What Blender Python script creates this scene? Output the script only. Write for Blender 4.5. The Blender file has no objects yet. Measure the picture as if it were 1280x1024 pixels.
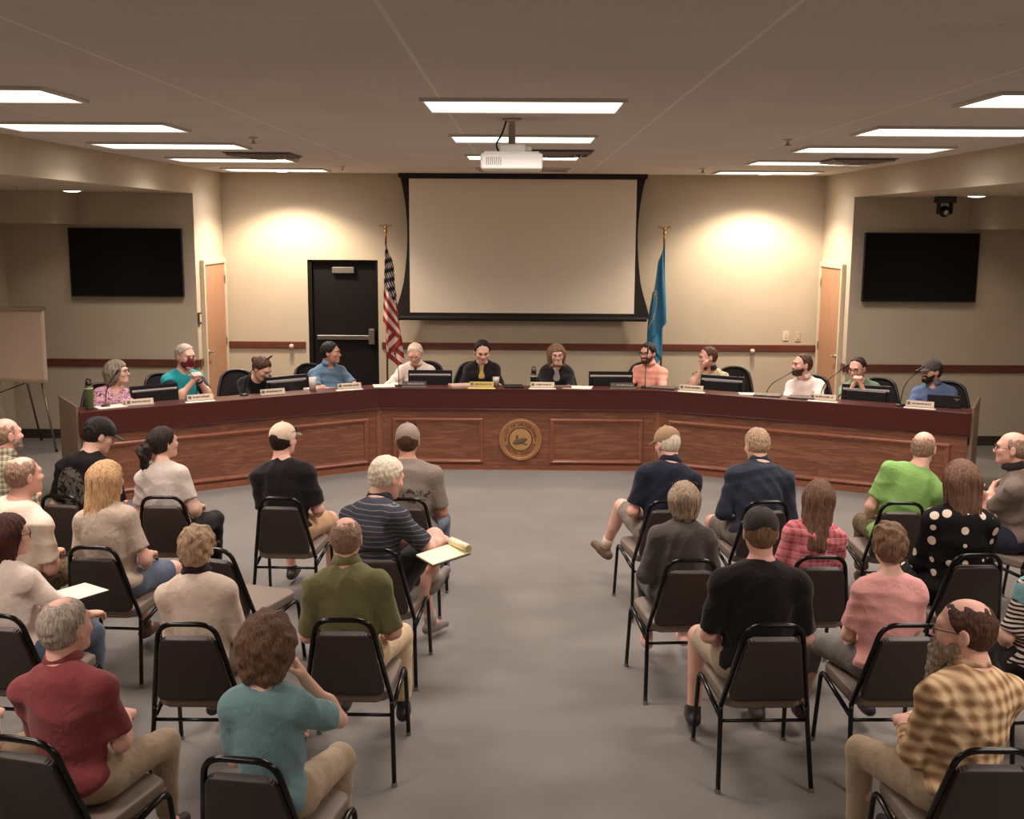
import bpy, bmesh, math, random
import numpy as np
from mathutils import Vector, Matrix
SC = bpy.context.scene
COL = SC.collection
PI = math.pi
# ------------------------------------------------------------------ camera
FPX = 1400.0
PITCH = math.atan(229/FPX); YAW = math.radians(.475); ROLL = math.radians(.35)
CAMZ = 2.5
cam_data = bpy.data.cameras.new('camera'); cam = bpy.data.objects.new('camera', cam_data); COL.objects.link(cam)
cam_data.sensor_fit = 'HORIZONTAL'; cam_data.sensor_width = 36.0; cam_data.lens = FPX/1280*36.0
cam_data.clip_start = .05; cam_data.clip_end = 60
cam.matrix_world = Matrix.Translation((0, 0, CAMZ)) @ Matrix.Rotation(YAW, 4, 'Z') @ Matrix.Rotation(PI/2-PITCH, 4, 'X') @ Matrix.Rotation(ROLL, 4, 'Z')
SC.camera = cam
CR = cam.matrix_world.to_3x3()
def ray(u, v): return CR @ Vector(((u-640)/FPX, -(v-512)/FPX, -1.0))
def PZ(u, v, z):
    r = ray(u, v); t = (z-CAMZ)/r.z; return Vector((0, 0, CAMZ)) + r*t
def PY(u, v, y):
    r = ray(u, v); t = y/r.y; return Vector((0, 0, CAMZ)) + r*t
# ------------------------------------------------------------------ world and exposure
W = bpy.data.worlds.new('world'); SC.world = W; W.use_nodes = True
W.node_tree.nodes['Background'].inputs[0].default_value = (.9, .8, .7, 1)
W.node_tree.nodes['Background'].inputs[1].default_value = .05
SC.view_settings.view_transform = 'Standard'
SC.view_settings.look = 'None'
SC.view_settings.exposure = 0.0
SC.view_settings.gamma = 1.0
SC.view_settings.use_curve_mapping = False
CEIL = 3.14; SOF = 2.85; WX = 3.76; AX = 5.95; YB = 14.2; YT = 12.95; YN = -1.2
# ------------------------------------------------------------------ the room's lamps
LAMP = (1.0, .85, .78)
TROFFERS = [(x, y) for y in (7.6, 9.35, 11.3, 13.3) for x in (-2.87, 2.83)] + [(0, 8.42), (0, 10.65), (0, 6.15)]
TROFFERS_ADDED = [(x, y) for y in (5.75, 3.0, .9) for x in (-2.87, 2.83)]  # rows beyond the visible ceiling, added to light the audience
def area(name, loc, sx, sy, power, col=LAMP, rot=(0, 0, 0), spread=PI):
    l = bpy.data.lights.new(name, 'AREA'); l.shape = 'RECTANGLE'; l.size = sx; l.size_y = sy; l.energy = power; l.color = col; l.spread = spread
    o = bpy.data.objects.new(name, l); COL.objects.link(o); o.location = loc; o.rotation_euler = rot
    return o
def spot(name, loc, power, size, blend=.4, col=LAMP, radius=.05, rot=(0, 0, 0)):
    l = bpy.data.lights.new(name, 'SPOT'); l.energy = power; l.spot_size = size; l.spot_blend = blend; l.color = col; l.shadow_soft_size = radius
    o = bpy.data.objects.new(name, l); COL.objects.link(o); o.location = loc; o.rotation_euler = rot
    return o
for (x, y) in TROFFERS + TROFFERS_ADDED:
    area('troffer_lamp', (x, y, CEIL-.035), 1.05, .5, (20 if y > 13 else 31) if y > 6.5 else 37, spread=math.radians(142))
for sx in (-1, 1):
    spot('wall_washer_lamp', (sx*2.85, YB-.70, CEIL-.05), 245, math.radians(130), .5, (1, .80, .58), .06)
    spot('alcove_lamp', (sx*4.74, 11.95, SOF-.05), 15, math.radians(130), .5, (1, .82, .66), .06)
    spot('alcove_lamp', (sx*5.03, 8.5, SOF-.04), 18, math.radians(130), .5, (1, .82, .66), .06)
    spot('alcove_lamp', (sx*5.03, 5.0, SOF-.04), 18, math.radians(130), .5, (1, .82, .66), .06)
# ------------------------------------------------------------------ materials
def L(r, g, b):
    f = lambda c: (c/255/12.92) if c/255 <= .04045 else ((c/255+.055)/1.055)**2.4
    return (f(r), f(g), f(b), 1)
MATS = {}
def nodes(name):
    m = bpy.data.materials.new(name); m.use_nodes = True
    nt = m.node_tree; b = nt.nodes['Principled BSDF']
    return m, nt, b
def lk(nt, a, b): nt.links.new(a, b)
def node(nt, t, **kw):
    n = nt.nodes.new(t)
    for k, v in kw.items():
        if k.startswith('i_'):
            key = k[2:]
            key = int(key) if key.isdigit() else key.replace('_', ' ')
            n.inputs[key].default_value = v
        else: setattr(n, k, v)
    return n
def ramp(nt, fac, stops, interp='LINEAR'):
    r = node(nt, 'ShaderNodeValToRGB'); r.color_ramp.interpolation = interp
    el = r.color_ramp.elements
    while len(el) < len(stops): el.new(.5)
    for e, (p, c) in zip(el, stops): e.position = p; e.color = c
    lk(nt, fac, r.inputs[0]); return r.outputs[0]
def coords(nt, scale=(1, 1, 1), kind='Object', rot=(0, 0, 0)):
    t = node(nt, 'ShaderNodeTexCoord'); mp = node(nt, 'ShaderNodeMapping')
    mp.inputs['Scale'].default_value = scale; mp.inputs['Rotation'].default_value = rot
    lk(nt, t.outputs[kind], mp.inputs['Vector']); return mp.outputs[0]
def noise(nt, vec, scale, detail=3, rough=.5, dist=0.0):
    n = node(nt, 'ShaderNodeTexNoise'); n.inputs['Scale'].default_value = scale; n.inputs['Detail'].default_value = detail
    n.inputs['Roughness'].default_value = rough; n.inputs['Distortion'].default_value = dist
    lk(nt, vec, n.inputs['Vector']); return n.outputs['Fac']
def bump(nt, b, h, strength=.3, dist=.01):
    n = node(nt, 'ShaderNodeBump'); n.inputs['Strength'].default_value = strength; n.inputs['Distance'].default_value = dist
    lk(nt, h, n.inputs['Height']); lk(nt, n.outputs[0], b.inputs['Normal'])
def math_(nt, op, a, b=None, c=None):
    n = node(nt, 'ShaderNodeMath'); n.operation = op
    for i, x in enumerate((a, b, c)):
        if x is None: continue
        if isinstance(x, (int, float)): n.inputs[i].default_value = x
        else: lk(nt, x, n.inputs[i])
    return n.outputs[0]
def mixc(nt, fac, a, b):
    n = node(nt, 'ShaderNodeMix'); n.data_type = 'RGBA'
    if isinstance(fac, (int, float)): n.inputs[0].default_value = fac
    else: lk(nt, fac, n.inputs[0])
    for i, x in ((6, a), (7, b)):
        if isinstance(x, tuple): n.inputs[i].default_value = x
        else: lk(nt, x, n.inputs[i])
    return n.outputs[2]
def dk(c, k): return (c[0]*k, c[1]*k, c[2]*k, 1)
def plain(name, c, rough=.5, metal=0, var=.08, scale=20, bmp=0, bscale=200, spec=.5, emit=None):
    if name in MATS: return MATS[name]
    m, nt, b = nodes(name)
    v = coords(nt)
    if var:
        f = noise(nt, v, scale, 4, .6)
        lk(nt, ramp(nt, f, [(.25, dk(c, 1-var)), (.75, dk(c, 1+var))]), b.inputs['Base Color'])
    else: b.inputs['Base Color'].default_value = c
    b.inputs['Roughness'].default_value = rough; b.inputs['Metallic'].default_value = metal
    b.inputs['Specular IOR Level'].default_value = spec
    if bmp: bump(nt, b, noise(nt, v, bscale, 2, .6), bmp, .004)
    if emit:
        b.inputs['Emission Color'].default_value = emit[:3]+(1,); b.inputs['Emission Strength'].default_value = emit[3]
    MATS[name] = m; return m
def wood(name, c1, c2, rough=.4, axis='X', scale=1.0, turn=0.0, swirl=26.0, mix=.6):
    if name in MATS: return MATS[name]
    m, nt, b = nodes(name)
    sc = {'X': (.7, 9, 9), 'Y': (9, .7, 9), 'Z': (9, 9, .7)}[axis]
    def cc(k):
        c0 = coords(nt, (1, 1, 1), 'Object', (0, 0, -turn)); mp = node(nt, 'ShaderNodeMapping'); mp.inputs['Scale'].default_value = tuple(s*scale*k for s in sc); lk(nt, c0, mp.inputs['Vector']); return mp.outputs[0]
    v = cc(1)
    f1 = noise(nt, v, 2.2, 5, .62, 1.6)
    v2 = cc(5)
    f2 = noise(nt, v2, 4, 3, .6, .4)
    w = math_(nt, 'SINE', math_(nt, 'MULTIPLY', f1, swirl))
    w = math_(nt, 'MULTIPLY_ADD', w, .22, .5)
    f = math_(nt, 'ADD', math_(nt, 'MULTIPLY', w, mix), math_(nt, 'MULTIPLY', f2, .45))
    lk(nt, ramp(nt, f, [(.3, c2), (.75, c1)]), b.inputs['Base Color'])
    b.inputs['Roughness'].default_value = rough
    bump(nt, b, f2, .08, .003)
    MATS[name] = m; return m
def fabric(name, c, var=.1, rough=.9, seed=0):
    if name in MATS: return MATS[name]
    m, nt, b = nodes(name); v = coords(nt)
    f = noise(nt, v, 9, 4, .6)
    lk(nt, ramp(nt, f, [(.3, dk(c, 1-var)), (.7, dk(c, 1+var))]), b.inputs['Base Color'])
    b.inputs['Roughness'].default_value = rough; b.inputs['Specular IOR Level'].default_value = .2
    b.inputs['Sheen Weight'].default_value = .15
    h = math_(nt, 'ADD', math_(nt, 'MULTIPLY', noise(nt, v, 14, 3, .5, 1.2), 1.0), math_(nt, 'MULTIPLY', noise(nt, v, 350, 1, .5), .08))
    bump(nt, b, h, .35, .02)
    MATS[name] = m; return m
def skinmat(name, c, red=.12):
    if name in MATS: return MATS[name]
    m, nt, b = nodes(name); v = coords(nt)
    f = noise(nt, v, 11, 3, .6)
    rd = (min(1, c[0]*1.03), c[1]*.80, c[2]*.78, 1)
    lk(nt, mixc(nt, math_(nt, 'MULTIPLY', ramp(nt, f, [(.4, (0, 0, 0, 1)), (.7, (1, 1, 1, 1))]), red), c, rd), b.inputs['Base Color'])
    b.inputs['Roughness'].default_value = .5; b.inputs['Specular IOR Level'].default_value = .4
    b.inputs['Subsurface Weight'].default_value = .0
    bump(nt, b, noise(nt, v, 160, 2, .5), .12, .003)
    MATS[name] = m; return m
def hairmat(name, c, c2=None, sc=(70, 70, 9)):
    if name in MATS: return MATS[name]
    m, nt, b = nodes(name); v = coords(nt, sc)
    c2 = c2 or dk(c, .55)
    f = noise(nt, v, 1.6, 4, .65, .5)
    lk(nt, ramp(nt, f, [(.34, c2), (.62, c)]), b.inputs['Base Color'])
    b.inputs['Roughness'].default_value = .55; b.inputs['Specular IOR Level'].default_value = .35
    bump(nt, b, f, .8, .012)
    MATS[name] = m; return m
def emitter(name, c, s):
    if name in MATS: return MATS[name]
    m, nt, b = nodes(name)
    b.inputs['Base Color'].default_value = (.8, .8, .8, 1)
    b.inputs['Emission Color'].default_value = c; b.inputs['Emission Strength'].default_value = s
    MATS[name] = m; return m
def graded(name, build, rough=.9):
    if name in MATS: return MATS[name]
    m, nt, b = nodes(name); lk(nt, build(nt), b.inputs['Base Color']); b.inputs['Roughness'].default_value = rough
    b.inputs['Specular IOR Level'].default_value = .2
    bump(nt, b, noise(nt, coords(nt), 14, 3, .5, 1.2), .3, .02)
    MATS[name] = m; return m
def sep(nt, vec):
    s = node(nt, 'ShaderNodeSeparateXYZ'); lk(nt, vec, s.inputs[0]); return s.outputs
# ------------------------------------------------------------------ mesh helpers
def link(name, me, m=None, parent=None, smooth=False):
    o = bpy.data.objects.new(name, me); COL.objects.link(o)
    if m is not None:
        for x in (m if isinstance(m, (list, tuple)) else [m]): me.materials.append(x)
    if smooth: me.polygons.foreach_set('use_smooth', [True]*len(me.polygons))
    if parent: o.parent = parent
    return o
def obj(name, bm, m=None, parent=None, smooth=False):
    me = bpy.data.meshes.new(name); bmesh.ops.recalc_face_normals(bm, faces=bm.faces[:]); bm.to_mesh(me); bm.free()
    return link(name, me, m, parent, smooth)
def tag(o, label, cat, group=None):
    o['label'] = label; o['category'] = cat
    if group: o['group'] = group
    return o
def empty(name, loc=(0, 0, 0), rz=0.0, scale=1.0):
    o = bpy.data.objects.new(name, None); COL.objects.link(o); o.location = loc; o.rotation_euler = (0, 0, rz); o.scale = (scale,)*3
    o.empty_display_size = .1
    return o
def struct(name, bm, m):
    o = obj(name, bm, m); o['kind'] = 'structure'; return o
def NB(): return bmesh.new()
def box(bm, x0, x1, y0, y1, z0, z1, bev=0, M=None, seg=2):
    r = bmesh.ops.create_cube(bm, size=1.0)
    vs = r['verts']
    for v in vs: v.co = Vector(((v.co.x+.5)*(x1-x0)+x0, (v.co.y+.5)*(y1-y0)+y0, (v.co.z+.5)*(z1-z0)+z0))
    if bev:
        es = list({e for v in vs for e in v.link_edges})
        rr = bmesh.ops.bevel(bm, geom=es, offset=bev, segments=seg, profile=.5, affect='EDGES')
        vs = list({v for f in rr['faces'] for v in f.verts} | {v for v in vs if v.is_valid})
    if M is not None:
        for v in vs: v.co = M @ v.co
    return vs
def smooth_path(pts, rad, n=5):
    pts = [Vector(p) for p in pts]; out = [pts[0]]
    for i in range(1, len(pts)-1):
        a, b, c = pts[i-1], pts[i], pts[i+1]
        r = min(rad, (a-b).length*.45, (c-b).length*.45)
        p0 = b+(a-b).normalized()*r; p1 = b+(c-b).normalized()*r
        for k in range(n+1):
            t = k/n; out.append(p0*(1-t)**2+b*2*t*(1-t)+p1*t*t)
    out.append(pts[-1]); return out
def tube(bm, pts, r, n=8, caps=True, closed=False):
    pts = [Vector(p) for p in pts]; N = len(pts)
    rs = r if isinstance(r, (list, tuple)) else [r]*N
    rings = []; up = None
    for i, p in enumerate(pts):
        if closed: d = pts[(i+1) % N]-pts[i-1]
        else: d = pts[min(i+1, N-1)]-pts[max(i-1, 0)]
        d.normalize()
        if up is None: up = Vector((0, 0, 1)) if abs(d.z) < .9 else Vector((1, 0, 0))
        s = d.cross(up)
        if s.length < 1e-4: s = d.cross(Vector((0, 1, .1)))
        s.normalize(); up = s.cross(d).normalized()
        rings.append([bm.verts.new(p+(s*math.cos(2*PI*k/n)+up*math.sin(2*PI*k/n))*rs[i]) for k in range(n)])
    for i in range(N if closed else N-1):
        A, B = rings[i], rings[(i+1) % N]
        for k in range(n): bm.faces.new((A[k], A[(k+1) % n], B[(k+1) % n], B[k]))
    if caps and not closed:
        bm.faces.new(rings[0][::-1]); bm.faces.new(rings[-1])
def lathe(bm, prof, n=20, M=None):
    M = M or Matrix.Identity(4); rings = []
    for (r, z) in prof:
        if r < 1e-5: rings.append([bm.verts.new(M @ Vector((0, 0, z)))])
        else: rings.append([bm.verts.new(M @ Vector((r*math.cos(2*PI*k/n), r*math.sin(2*PI*k/n), z))) for k in range(n)])
    for A, B in zip(rings, rings[1:]):
        for k in range(n):
            a = [A[k % len(A)], A[(k+1) % n % len(A)], B[(k+1) % n % len(B)], B[k % len(B)]]
            a = list(dict.fromkeys(a))
            if len(a) > 2: bm.faces.new(a)
    if len(rings[0]) > 1: bm.faces.new(rings[0][::-1])
    if len(rings[-1]) > 1: bm.faces.new(rings[-1])
def prism(bm, poly, z0, z1, M=None):
    M = M or Matrix.Identity(4)
    a = [bm.verts.new(M @ Vector((x, y, z0))) for x, y in poly]; b = [bm.verts.new(M @ Vector((x, y, z1))) for x, y in poly]
    bm.faces.new(a[::-1]); bm.faces.new(b); n = len(poly)
    for i in range(n): bm.faces.new((a[i], a[(i+1) % n], b[(i+1) % n], b[i]))
    return a+b
def sphere(bm, c, r, sc=(1, 1, 1), u=16, v=10):
    M = Matrix.Translation(c) @ Matrix.Diagonal((r*sc[0], r*sc[1], r*sc[2], 1))
    bmesh.ops.create_uvsphere(bm, u_segments=u, v_segments=v, radius=1, matrix=M)
def roundpoly(pts, r, n=4):
    out = []
    N = len(pts)
    for i in range(N):
        a, b, c = Vector(pts[i-1]), Vector(pts[i]), Vector(pts[(i+1) % N])
        rr = min(r, (a-b).length*.45, (c-b).length*.45)
        p0 = b+(a-b).normalized()*rr; p1 = b+(c-b).normalized()*rr
        for k in range(n+1):
            t = k/n; q = p0*(1-t)**2+b*2*t*(1-t)+p1*t*t; out.append((q.x, q.y))
    return out
# ================================================================== the setting
def wallmat():
    m, nt, b = nodes('wall_paint'); v = coords(nt)
    lk(nt, ramp(nt, noise(nt, v, 1.5, 3, .5), [(.3, L(188, 176, 156)), (.7, L(196, 183, 162))]), b.inputs['Base Color'])
    b.inputs['Roughness'].default_value = .85; b.inputs['Specular IOR Level'].default_value = .25
    bump(nt, b, noise(nt, v, 120, 2, .5), .08, .003); return m
WALL = wallmat()
def ceilmat():
    m, nt, b = nodes('ceiling_tile'); v = coords(nt)
    x, y, z = sep(nt, v)
    def line(c, off):
        f = math_(nt, 'FRACT', math_(nt, 'MULTIPLY_ADD', c, 1/1.22, off))
        return math_(nt, 'LESS_THAN', math_(nt, 'ABSOLUTE', math_(nt, 'SUBTRACT', f, .5)), .007)
    ln = math_(nt, 'MAXIMUM', line(x, .5+.35), math_(nt, 'MULTIPLY', line(y, .5), .35))
    base = ramp(nt, noise(nt, v, 1.2, 3, .6), [(.3, L(214, 206, 198)), (.7, L(224, 216, 208))])
    sp = ramp(nt, noise(nt, v, 90, 3, .7), [(.3, (.86, .86, .86, 1)), (.6, (1, 1, 1, 1))])
    mm = node(nt, 'ShaderNodeMix'); mm.data_type = 'RGBA'; mm.blend_type = 'MULTIPLY'; mm.inputs[0].default_value = 1
    lk(nt, base, mm.inputs[6]); lk(nt, sp, mm.inputs[7])
    lk(nt, mixc(nt, ln, mm.outputs[2], L(236, 228, 219)), b.inputs['Base Color'])
    b.inputs['Roughness'].default_value = .9; return m
def carpetmat():
    m, nt, b = nodes('carpet'); v = coords(nt)
    f = noise(nt, v, 220, 2, .7); g = noise(nt, v, 1.3, 4, .6)
    a = ramp(nt, f, [(.3, L(116, 113, 108)), (.7, L(139, 135, 130))])
    c = ramp(nt, g, [(.3, (.86, .85, .84, 1)), (.65, (1, 1, 1, 1))])
    mm = node(nt, 'ShaderNodeMix'); mm.data_type = 'RGBA'; mm.blend_type = 'MULTIPLY'; mm.inputs[0].default_value = 1
    lk(nt, a, mm.inputs[6]); lk(nt, c, mm.inputs[7]); lk(nt, mm.outputs[2], b.inputs['Base Color'])
    b.inputs['Roughness'].default_value = 1; b.inputs['Specular IOR Level'].default_value = .1
    bump(nt, b, f, .5, .006); return m
bm = NB(); box(bm, -AX-.2, AX+.2, YN-.2, YB+.3, -.1, 0); struct('floor', bm, carpetmat())
bm = NB(); box(bm, -WX-.1, WX+.1, YN-.1, YB+.2, CEIL, CEIL+.12); struct('ceiling', bm, ceilmat())
DX0, DX1, DZ = -2.71, -1.82, 2.07       # black door opening in the back wall
bm = NB()
for (a, b_, c, d) in ((-WX-.1, DX0, 0, CEIL), (DX0, DX1, DZ, CEIL), (DX1, WX+.1, 0, CEIL)):
    box(bm, a, b_, YB, YB+.16, c, d)
struct('wall_back', bm, WALL)
for s, nm in ((-1, 'left'), (1, 'right')):
    # short return wall beside the dais, with its door
    bm = NB(); box(bm, min(s*WX, s*(WX+.12)), max(s*WX, s*(WX+.12)), YT+.12, YB, 0, CEIL); struct('wall_return_'+nm, bm, WALL)
    bm = NB(); box(bm, min(s*WX, s*(AX+.1)), max(s*WX, s*(AX+.1)), YT, YT+.12, 0, CEIL); struct('wall_alcove_'+nm, bm, WALL)
    bm = NB(); box(bm, min(s*AX, s*(AX+.12)), max(s*AX, s*(AX+.12)), YN, YT, 0, SOF+.02); struct('wall_'+nm, bm, WALL)
    bm = NB(); box(bm, min(s*WX, s*(AX+.1)), max(s*WX, s*(AX+.1)), YN, YT, SOF, CEIL); struct('trim_bulkhead_'+nm, bm, WALL)
    bm = NB(); box(bm, min(s*5.08, s*AX), max(s*5.08, s*AX), 12.3, YT, 2.5, SOF); struct('trim_soffit_'+nm, bm, WALL)
bm = NB(); box(bm, -AX-.1, AX+.1, YN-.12, YN, 0, CEIL); struct('wall_front', bm, WALL)
RAIL = wood('dark_rail_wood', L(112, 62, 48), L(84, 42, 34), .45, 'X')
BASEB = plain('dark_baseboard', L(58, 46, 44), .5, var=.1)
def rail(name, x0, x1, y0, y1, z0=.91, z1=1.0):
    bm = NB(); box(bm, x0, x1, y0, y1, z0, z1, .006); struct(name, bm, RAIL)
rail('trim_1', -WX, DX0-.04, YB-.025, YB, .95, 1.035); rail('trim_2', DX1+.04, WX, YB-.025, YB, .95, 1.035)
rail('trim_3', -AX, -WX, YT-.025, YT, .855, .945); rail('trim_4', WX, AX, YT-.025, YT, .855, .945)
rail('trim_5', -WX, -WX+.022, YT, 13.08, .855, .945); rail('trim_6', WX-.022, WX, YT, 13.08, .855, .945)
for i, (a, b_, c, d) in enumerate(((-AX, -WX-.02, YT-.02, YT), (WX+.02, AX, YT-.02, YT), (-WX, WX, YB-.02, YB), (-AX, -AX+.02, YN, YT-.02), (AX-.02, AX, YN, YT-.02))):
    bm = NB(); box(bm, a, b_, c, d, 0, .11, .004); struct('baseboard_'+('alcove_left', 'alcove_right', 'back', 'left', 'right')[i], bm, BASEB)
# ---- doors
TRIM = plain('cream_door_frame', L(206, 190, 165), .5, var=.04)
DOORW = wood('pale_birch_door', L(178, 134, 104), L(166, 122, 94), .5, 'Z', .6)
CHR = plain('brushed_metal', L(190, 184, 174), .28, 1, var=.05)
BLK = plain('black_plastic', L(22, 21, 22), .42, var=.1)
BLKM = plain('black_tube_metal', L(16, 14, 14), .22, .3, var=.05)
for s, n_ in ((-1, 1), (1, 2)):
    t = empty('door_%d' % n_, (s*WX, 13.62, 0)); t['kind'] = 'structure'
    bm = NB(); box(bm, -.44, .44, -.02, .02, .01, 2.03, .003)
    R = Matrix.Rotation(PI/2, 4, 'Z')
    for v in bm.verts: v.co = R @ v.co
    for v in bm.verts: v.co.x += -s*.012
    obj('door_leaf', bm, DOORW, t)
    bm = NB()
    for (a, b_, c, d) in ((-.5, -.44, 0, 2.09), (.44, .5, 0, 2.09), (-.44, .44, 2.03, 2.09)):
        box(bm, -.05, .05, a, b_, c, d, .006)
    obj('door_frame', bm, TRIM, t)
    h = NB(); yy = -.37
    lathe(h, [(0, -.002), (.03, 0), (.03, .008), (.012, .012), (.012, .045)], 16, Matrix.Translation((-s*.035, yy, 1.0)) @ Matrix.Rotation(-s*PI/2, 4, 'Y'))
    tube(h, smooth_path([(-s*.075, yy, 1.0), (-s*.085, yy+.03, 1.0), (-s*.085, yy+.13, .998)], .02), .01, 8)
    obj('door_handle', h, CHR, t, True)
    for z in (.3, 1.05, 1.83):
        h = NB(); tube(h, [(-s*.04, .445, z-.05), (-s*.04, .445, z+.05)], .009, 8); obj('hinge', h, CHR, t)
t = empty('door_3', ((DX0+DX1)/2, YB, 0)); t['kind'] = 'structure'
DOORBLK = plain('black_door_paint', L(20, 17, 17), .45, var=.1, spec=.3)
hw = (DX1-DX0)/2
bm = NB(); box(bm, -hw+.05, hw-.03, .09, .135, .01, DZ-.03, .003); obj('door_leaf', bm, DOORBLK, t)
bm = NB()
for (a, b_, c, d) in ((-hw, -hw+.05, 0, DZ), (hw-.03, hw, 0, DZ), (-hw+.05, hw-.03, DZ-.03, DZ)): box(bm, a, b_, .03, .15, c, d, .004)
obj('door_frame', bm, DOORBLK, t)
bm = NB(); box(bm, -hw+.04, hw-.04, .14, .16, 0, DZ); obj('door_backing', bm, DOORBLK, t)
bm = NB(); box(bm, -hw+.1, hw-.1, .035, .07, 1.06, 1.115, .006); obj('push_bar', bm, CHR, t)
bm = NB(); box(bm, hw-.13, hw-.05, .0, .09, 1.0, 1.2, .012); obj('latch_box', bm, plain('grey_latch', L(120, 112, 104), .4, .6), t)
bm = NB(); box(bm, -.14, .14, .03, .09, 1.9, 1.98, .008); obj('door_closer', bm, plain('grey_closer', L(112, 106, 100), .45, .3), t)
# ---- ceiling lamps
DIFF = emitter('lamp_diffuser', (1, .93, .84, 1), 3.2)
FRM = plain('troffer_frame', L(210, 205, 196), .5, var=.02)
def troffer(x, y, label, on=True, w=1.18):
    t = empty('ceiling_light', (x, y, CEIL)); tag(t, label, 'ceiling light', 'recessed troffer lights')
    bm = NB(); a, b_ = w/2, .30
    for (x0, x1, y0, y1) in ((-a, a, -b_, -b_+.022), (-a, a, b_-.022, b_), (-a, -a+.022, -b_+.022, b_-.022), (a-.022, a, -b_+.022, b_-.022)):
        box(bm, x0, x1, y0, y1, -.018, .0, .003)
    obj('light_frame', bm, FRM, t)
    bm = NB(); box(bm, -a+.022, a-.022, -b_+.022, b_-.022, -.008, -.001)
    obj('diffuser', bm, DIFF if on else plain('unlit_diffuser', L(120, 114, 104), .4, var=.03), t)
side = {-2.87: 'left', 2.83: 'right'}
rowl = {7.6: 'nearest one inside the photo', 9.35: 'second row before the audience chairs', 11.3: 'above the dais, beside an air vent', 13.3: 'closest to the back wall', 5.75: 'added to light the second audience row', 3.0: 'added to light the last audience row', .9: 'added behind the camera for its light'}
for (x, y) in TROFFERS+TROFFERS_ADDED:
    if x: troffer(x, y, 'lit rectangular ceiling light in the %s column, %s' % (side[x], rowl[y]))
    else: troffer(x, y, 'lit ceiling light on the room centre line, %s' % ('just beyond the projector pole' if 8 < y < 9 else ('closest to the projector rear side' if y < 8 else 'nearer the screen, beside a vent')), True, 1.06)
troffer(0, 12.95, 'unlit grey ceiling light just before the projection screen', False, 1.06)
VENTM = plain('dark_vent_grey', L(96, 84, 78), .6, var=.1)
for (x, y, lb) in ((-2.38, 10.5, 'square ceiling air vent beside the left light column'), (.30, 9.95, 'square ceiling air vent right of the projector'), (3.15, 10.85, 'square ceiling air vent beside the right light column')):
    t = empty('ceiling_vent', (x, y, CEIL)); tag(t, lb, 'air vent')
    bm = NB(); box(bm, -.3, .3, -.3, .3, -.01, 0, .003); obj('vent_plate', bm, VENTM, t)
    bm = NB()
    for k in range(4):
        a = .27-.06*k
        for (p, q) in (((-a, -a), (a, -a)), ((a, -a), (a, a)), ((a, a), (-a, a)), ((-a, a), (-a, -a))):
            tube(bm, [(p[0], p[1], -.018-.006*k), (q[0], q[1], -.018-.006*k)], .012, 5)
    obj('vent_louvers', bm, plain('vent_louver', L(140, 126, 116), .5, var=.05), t)
for (x, y, lb) in ((-2.0, 8.5, 'small sprinkler head over the left seats'), (1.93, 8.4, 'small sprinkler head over the right seats'), (-1.97, 12.5, 'small sprinkler head near the black door wall'), (1.98, 12.6, 'small sprinkler head near the right flag'), (-4.85, 10.9, 'sprinkler head in the left alcove ceiling'), (5.1, 10.9, 'sprinkler head in the right alcove ceiling')):
    z = CEIL if abs(x) < WX else SOF
    bm = NB(); lathe(bm, [(.035, 0), (.035, -.006), (.012, -.01), (.012, -.04), (.028, -.045), (.028, -.05), (0, -.052)], 14, Matrix.Translation((x, y, z)))
    tag(obj('sprinkler', bm, CHR, None, True), lb, 'sprinkler')
def downlight(x, y, z, lb):
    t = empty('downlight', (x, y, z)); tag(t, lb, 'downlight')
    bm = NB(); lathe(bm, [(.085, 0), (.115, 0), (.115, -.008), (.085, -.012)], 28); obj('trim_ring', bm, FRM, t, True)
    bm = NB(); lathe(bm, [(0, -.024), (.05, -.022), (.088, -.012), (.088, 0), (0, 0)], 28); obj('lens', bm, emitter('downlight_lens', (1, .9, .78, 1), 4), t)
for s, nm in ((-1, 'left'), (1, 'right')):
    downlight(s*4.74, 11.95, SOF, 'round recessed downlight glowing in the %s alcove ceiling' % nm)
    downlight(s*2.85, YB-.70, CEIL, 'recessed downlight washing the back wall at %s of the screen' % nm)
    downlight(s*5.03, 8.5, SOF, 'round downlight over the %s alcove beside the front row' % nm)
    downlight(s*5.03, 5.0, SOF, 'round downlight over the %s alcove beside the rear rows' % nm)
# ---- televisions
TVS = plain('dark_tv_glass', L(9, 8, 9), .18, var=.0, spec=.25)
for s, nm in ((-1, 'left'), (1, 'right')):
    t = empty('wall_television', (s*4.53, YT, 2.065)); tag(t, 'black flat television switched off on the %s alcove wall' % nm, 'television')
    bm = NB(); box(bm, -.65, .65, -.085, -.045, -.39, .39, .006); obj('tv_body', bm, BLK, t)
    bm = NB(); box(bm, -.635, .635, -.088, -.084, -.372, .378); obj('tv_screen', bm, TVS, t)
    bm = NB(); box(bm, -.2, .2, -.046, 0, -.15, .15, .004); obj('wall_bracket', bm, BLKM, t)
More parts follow.
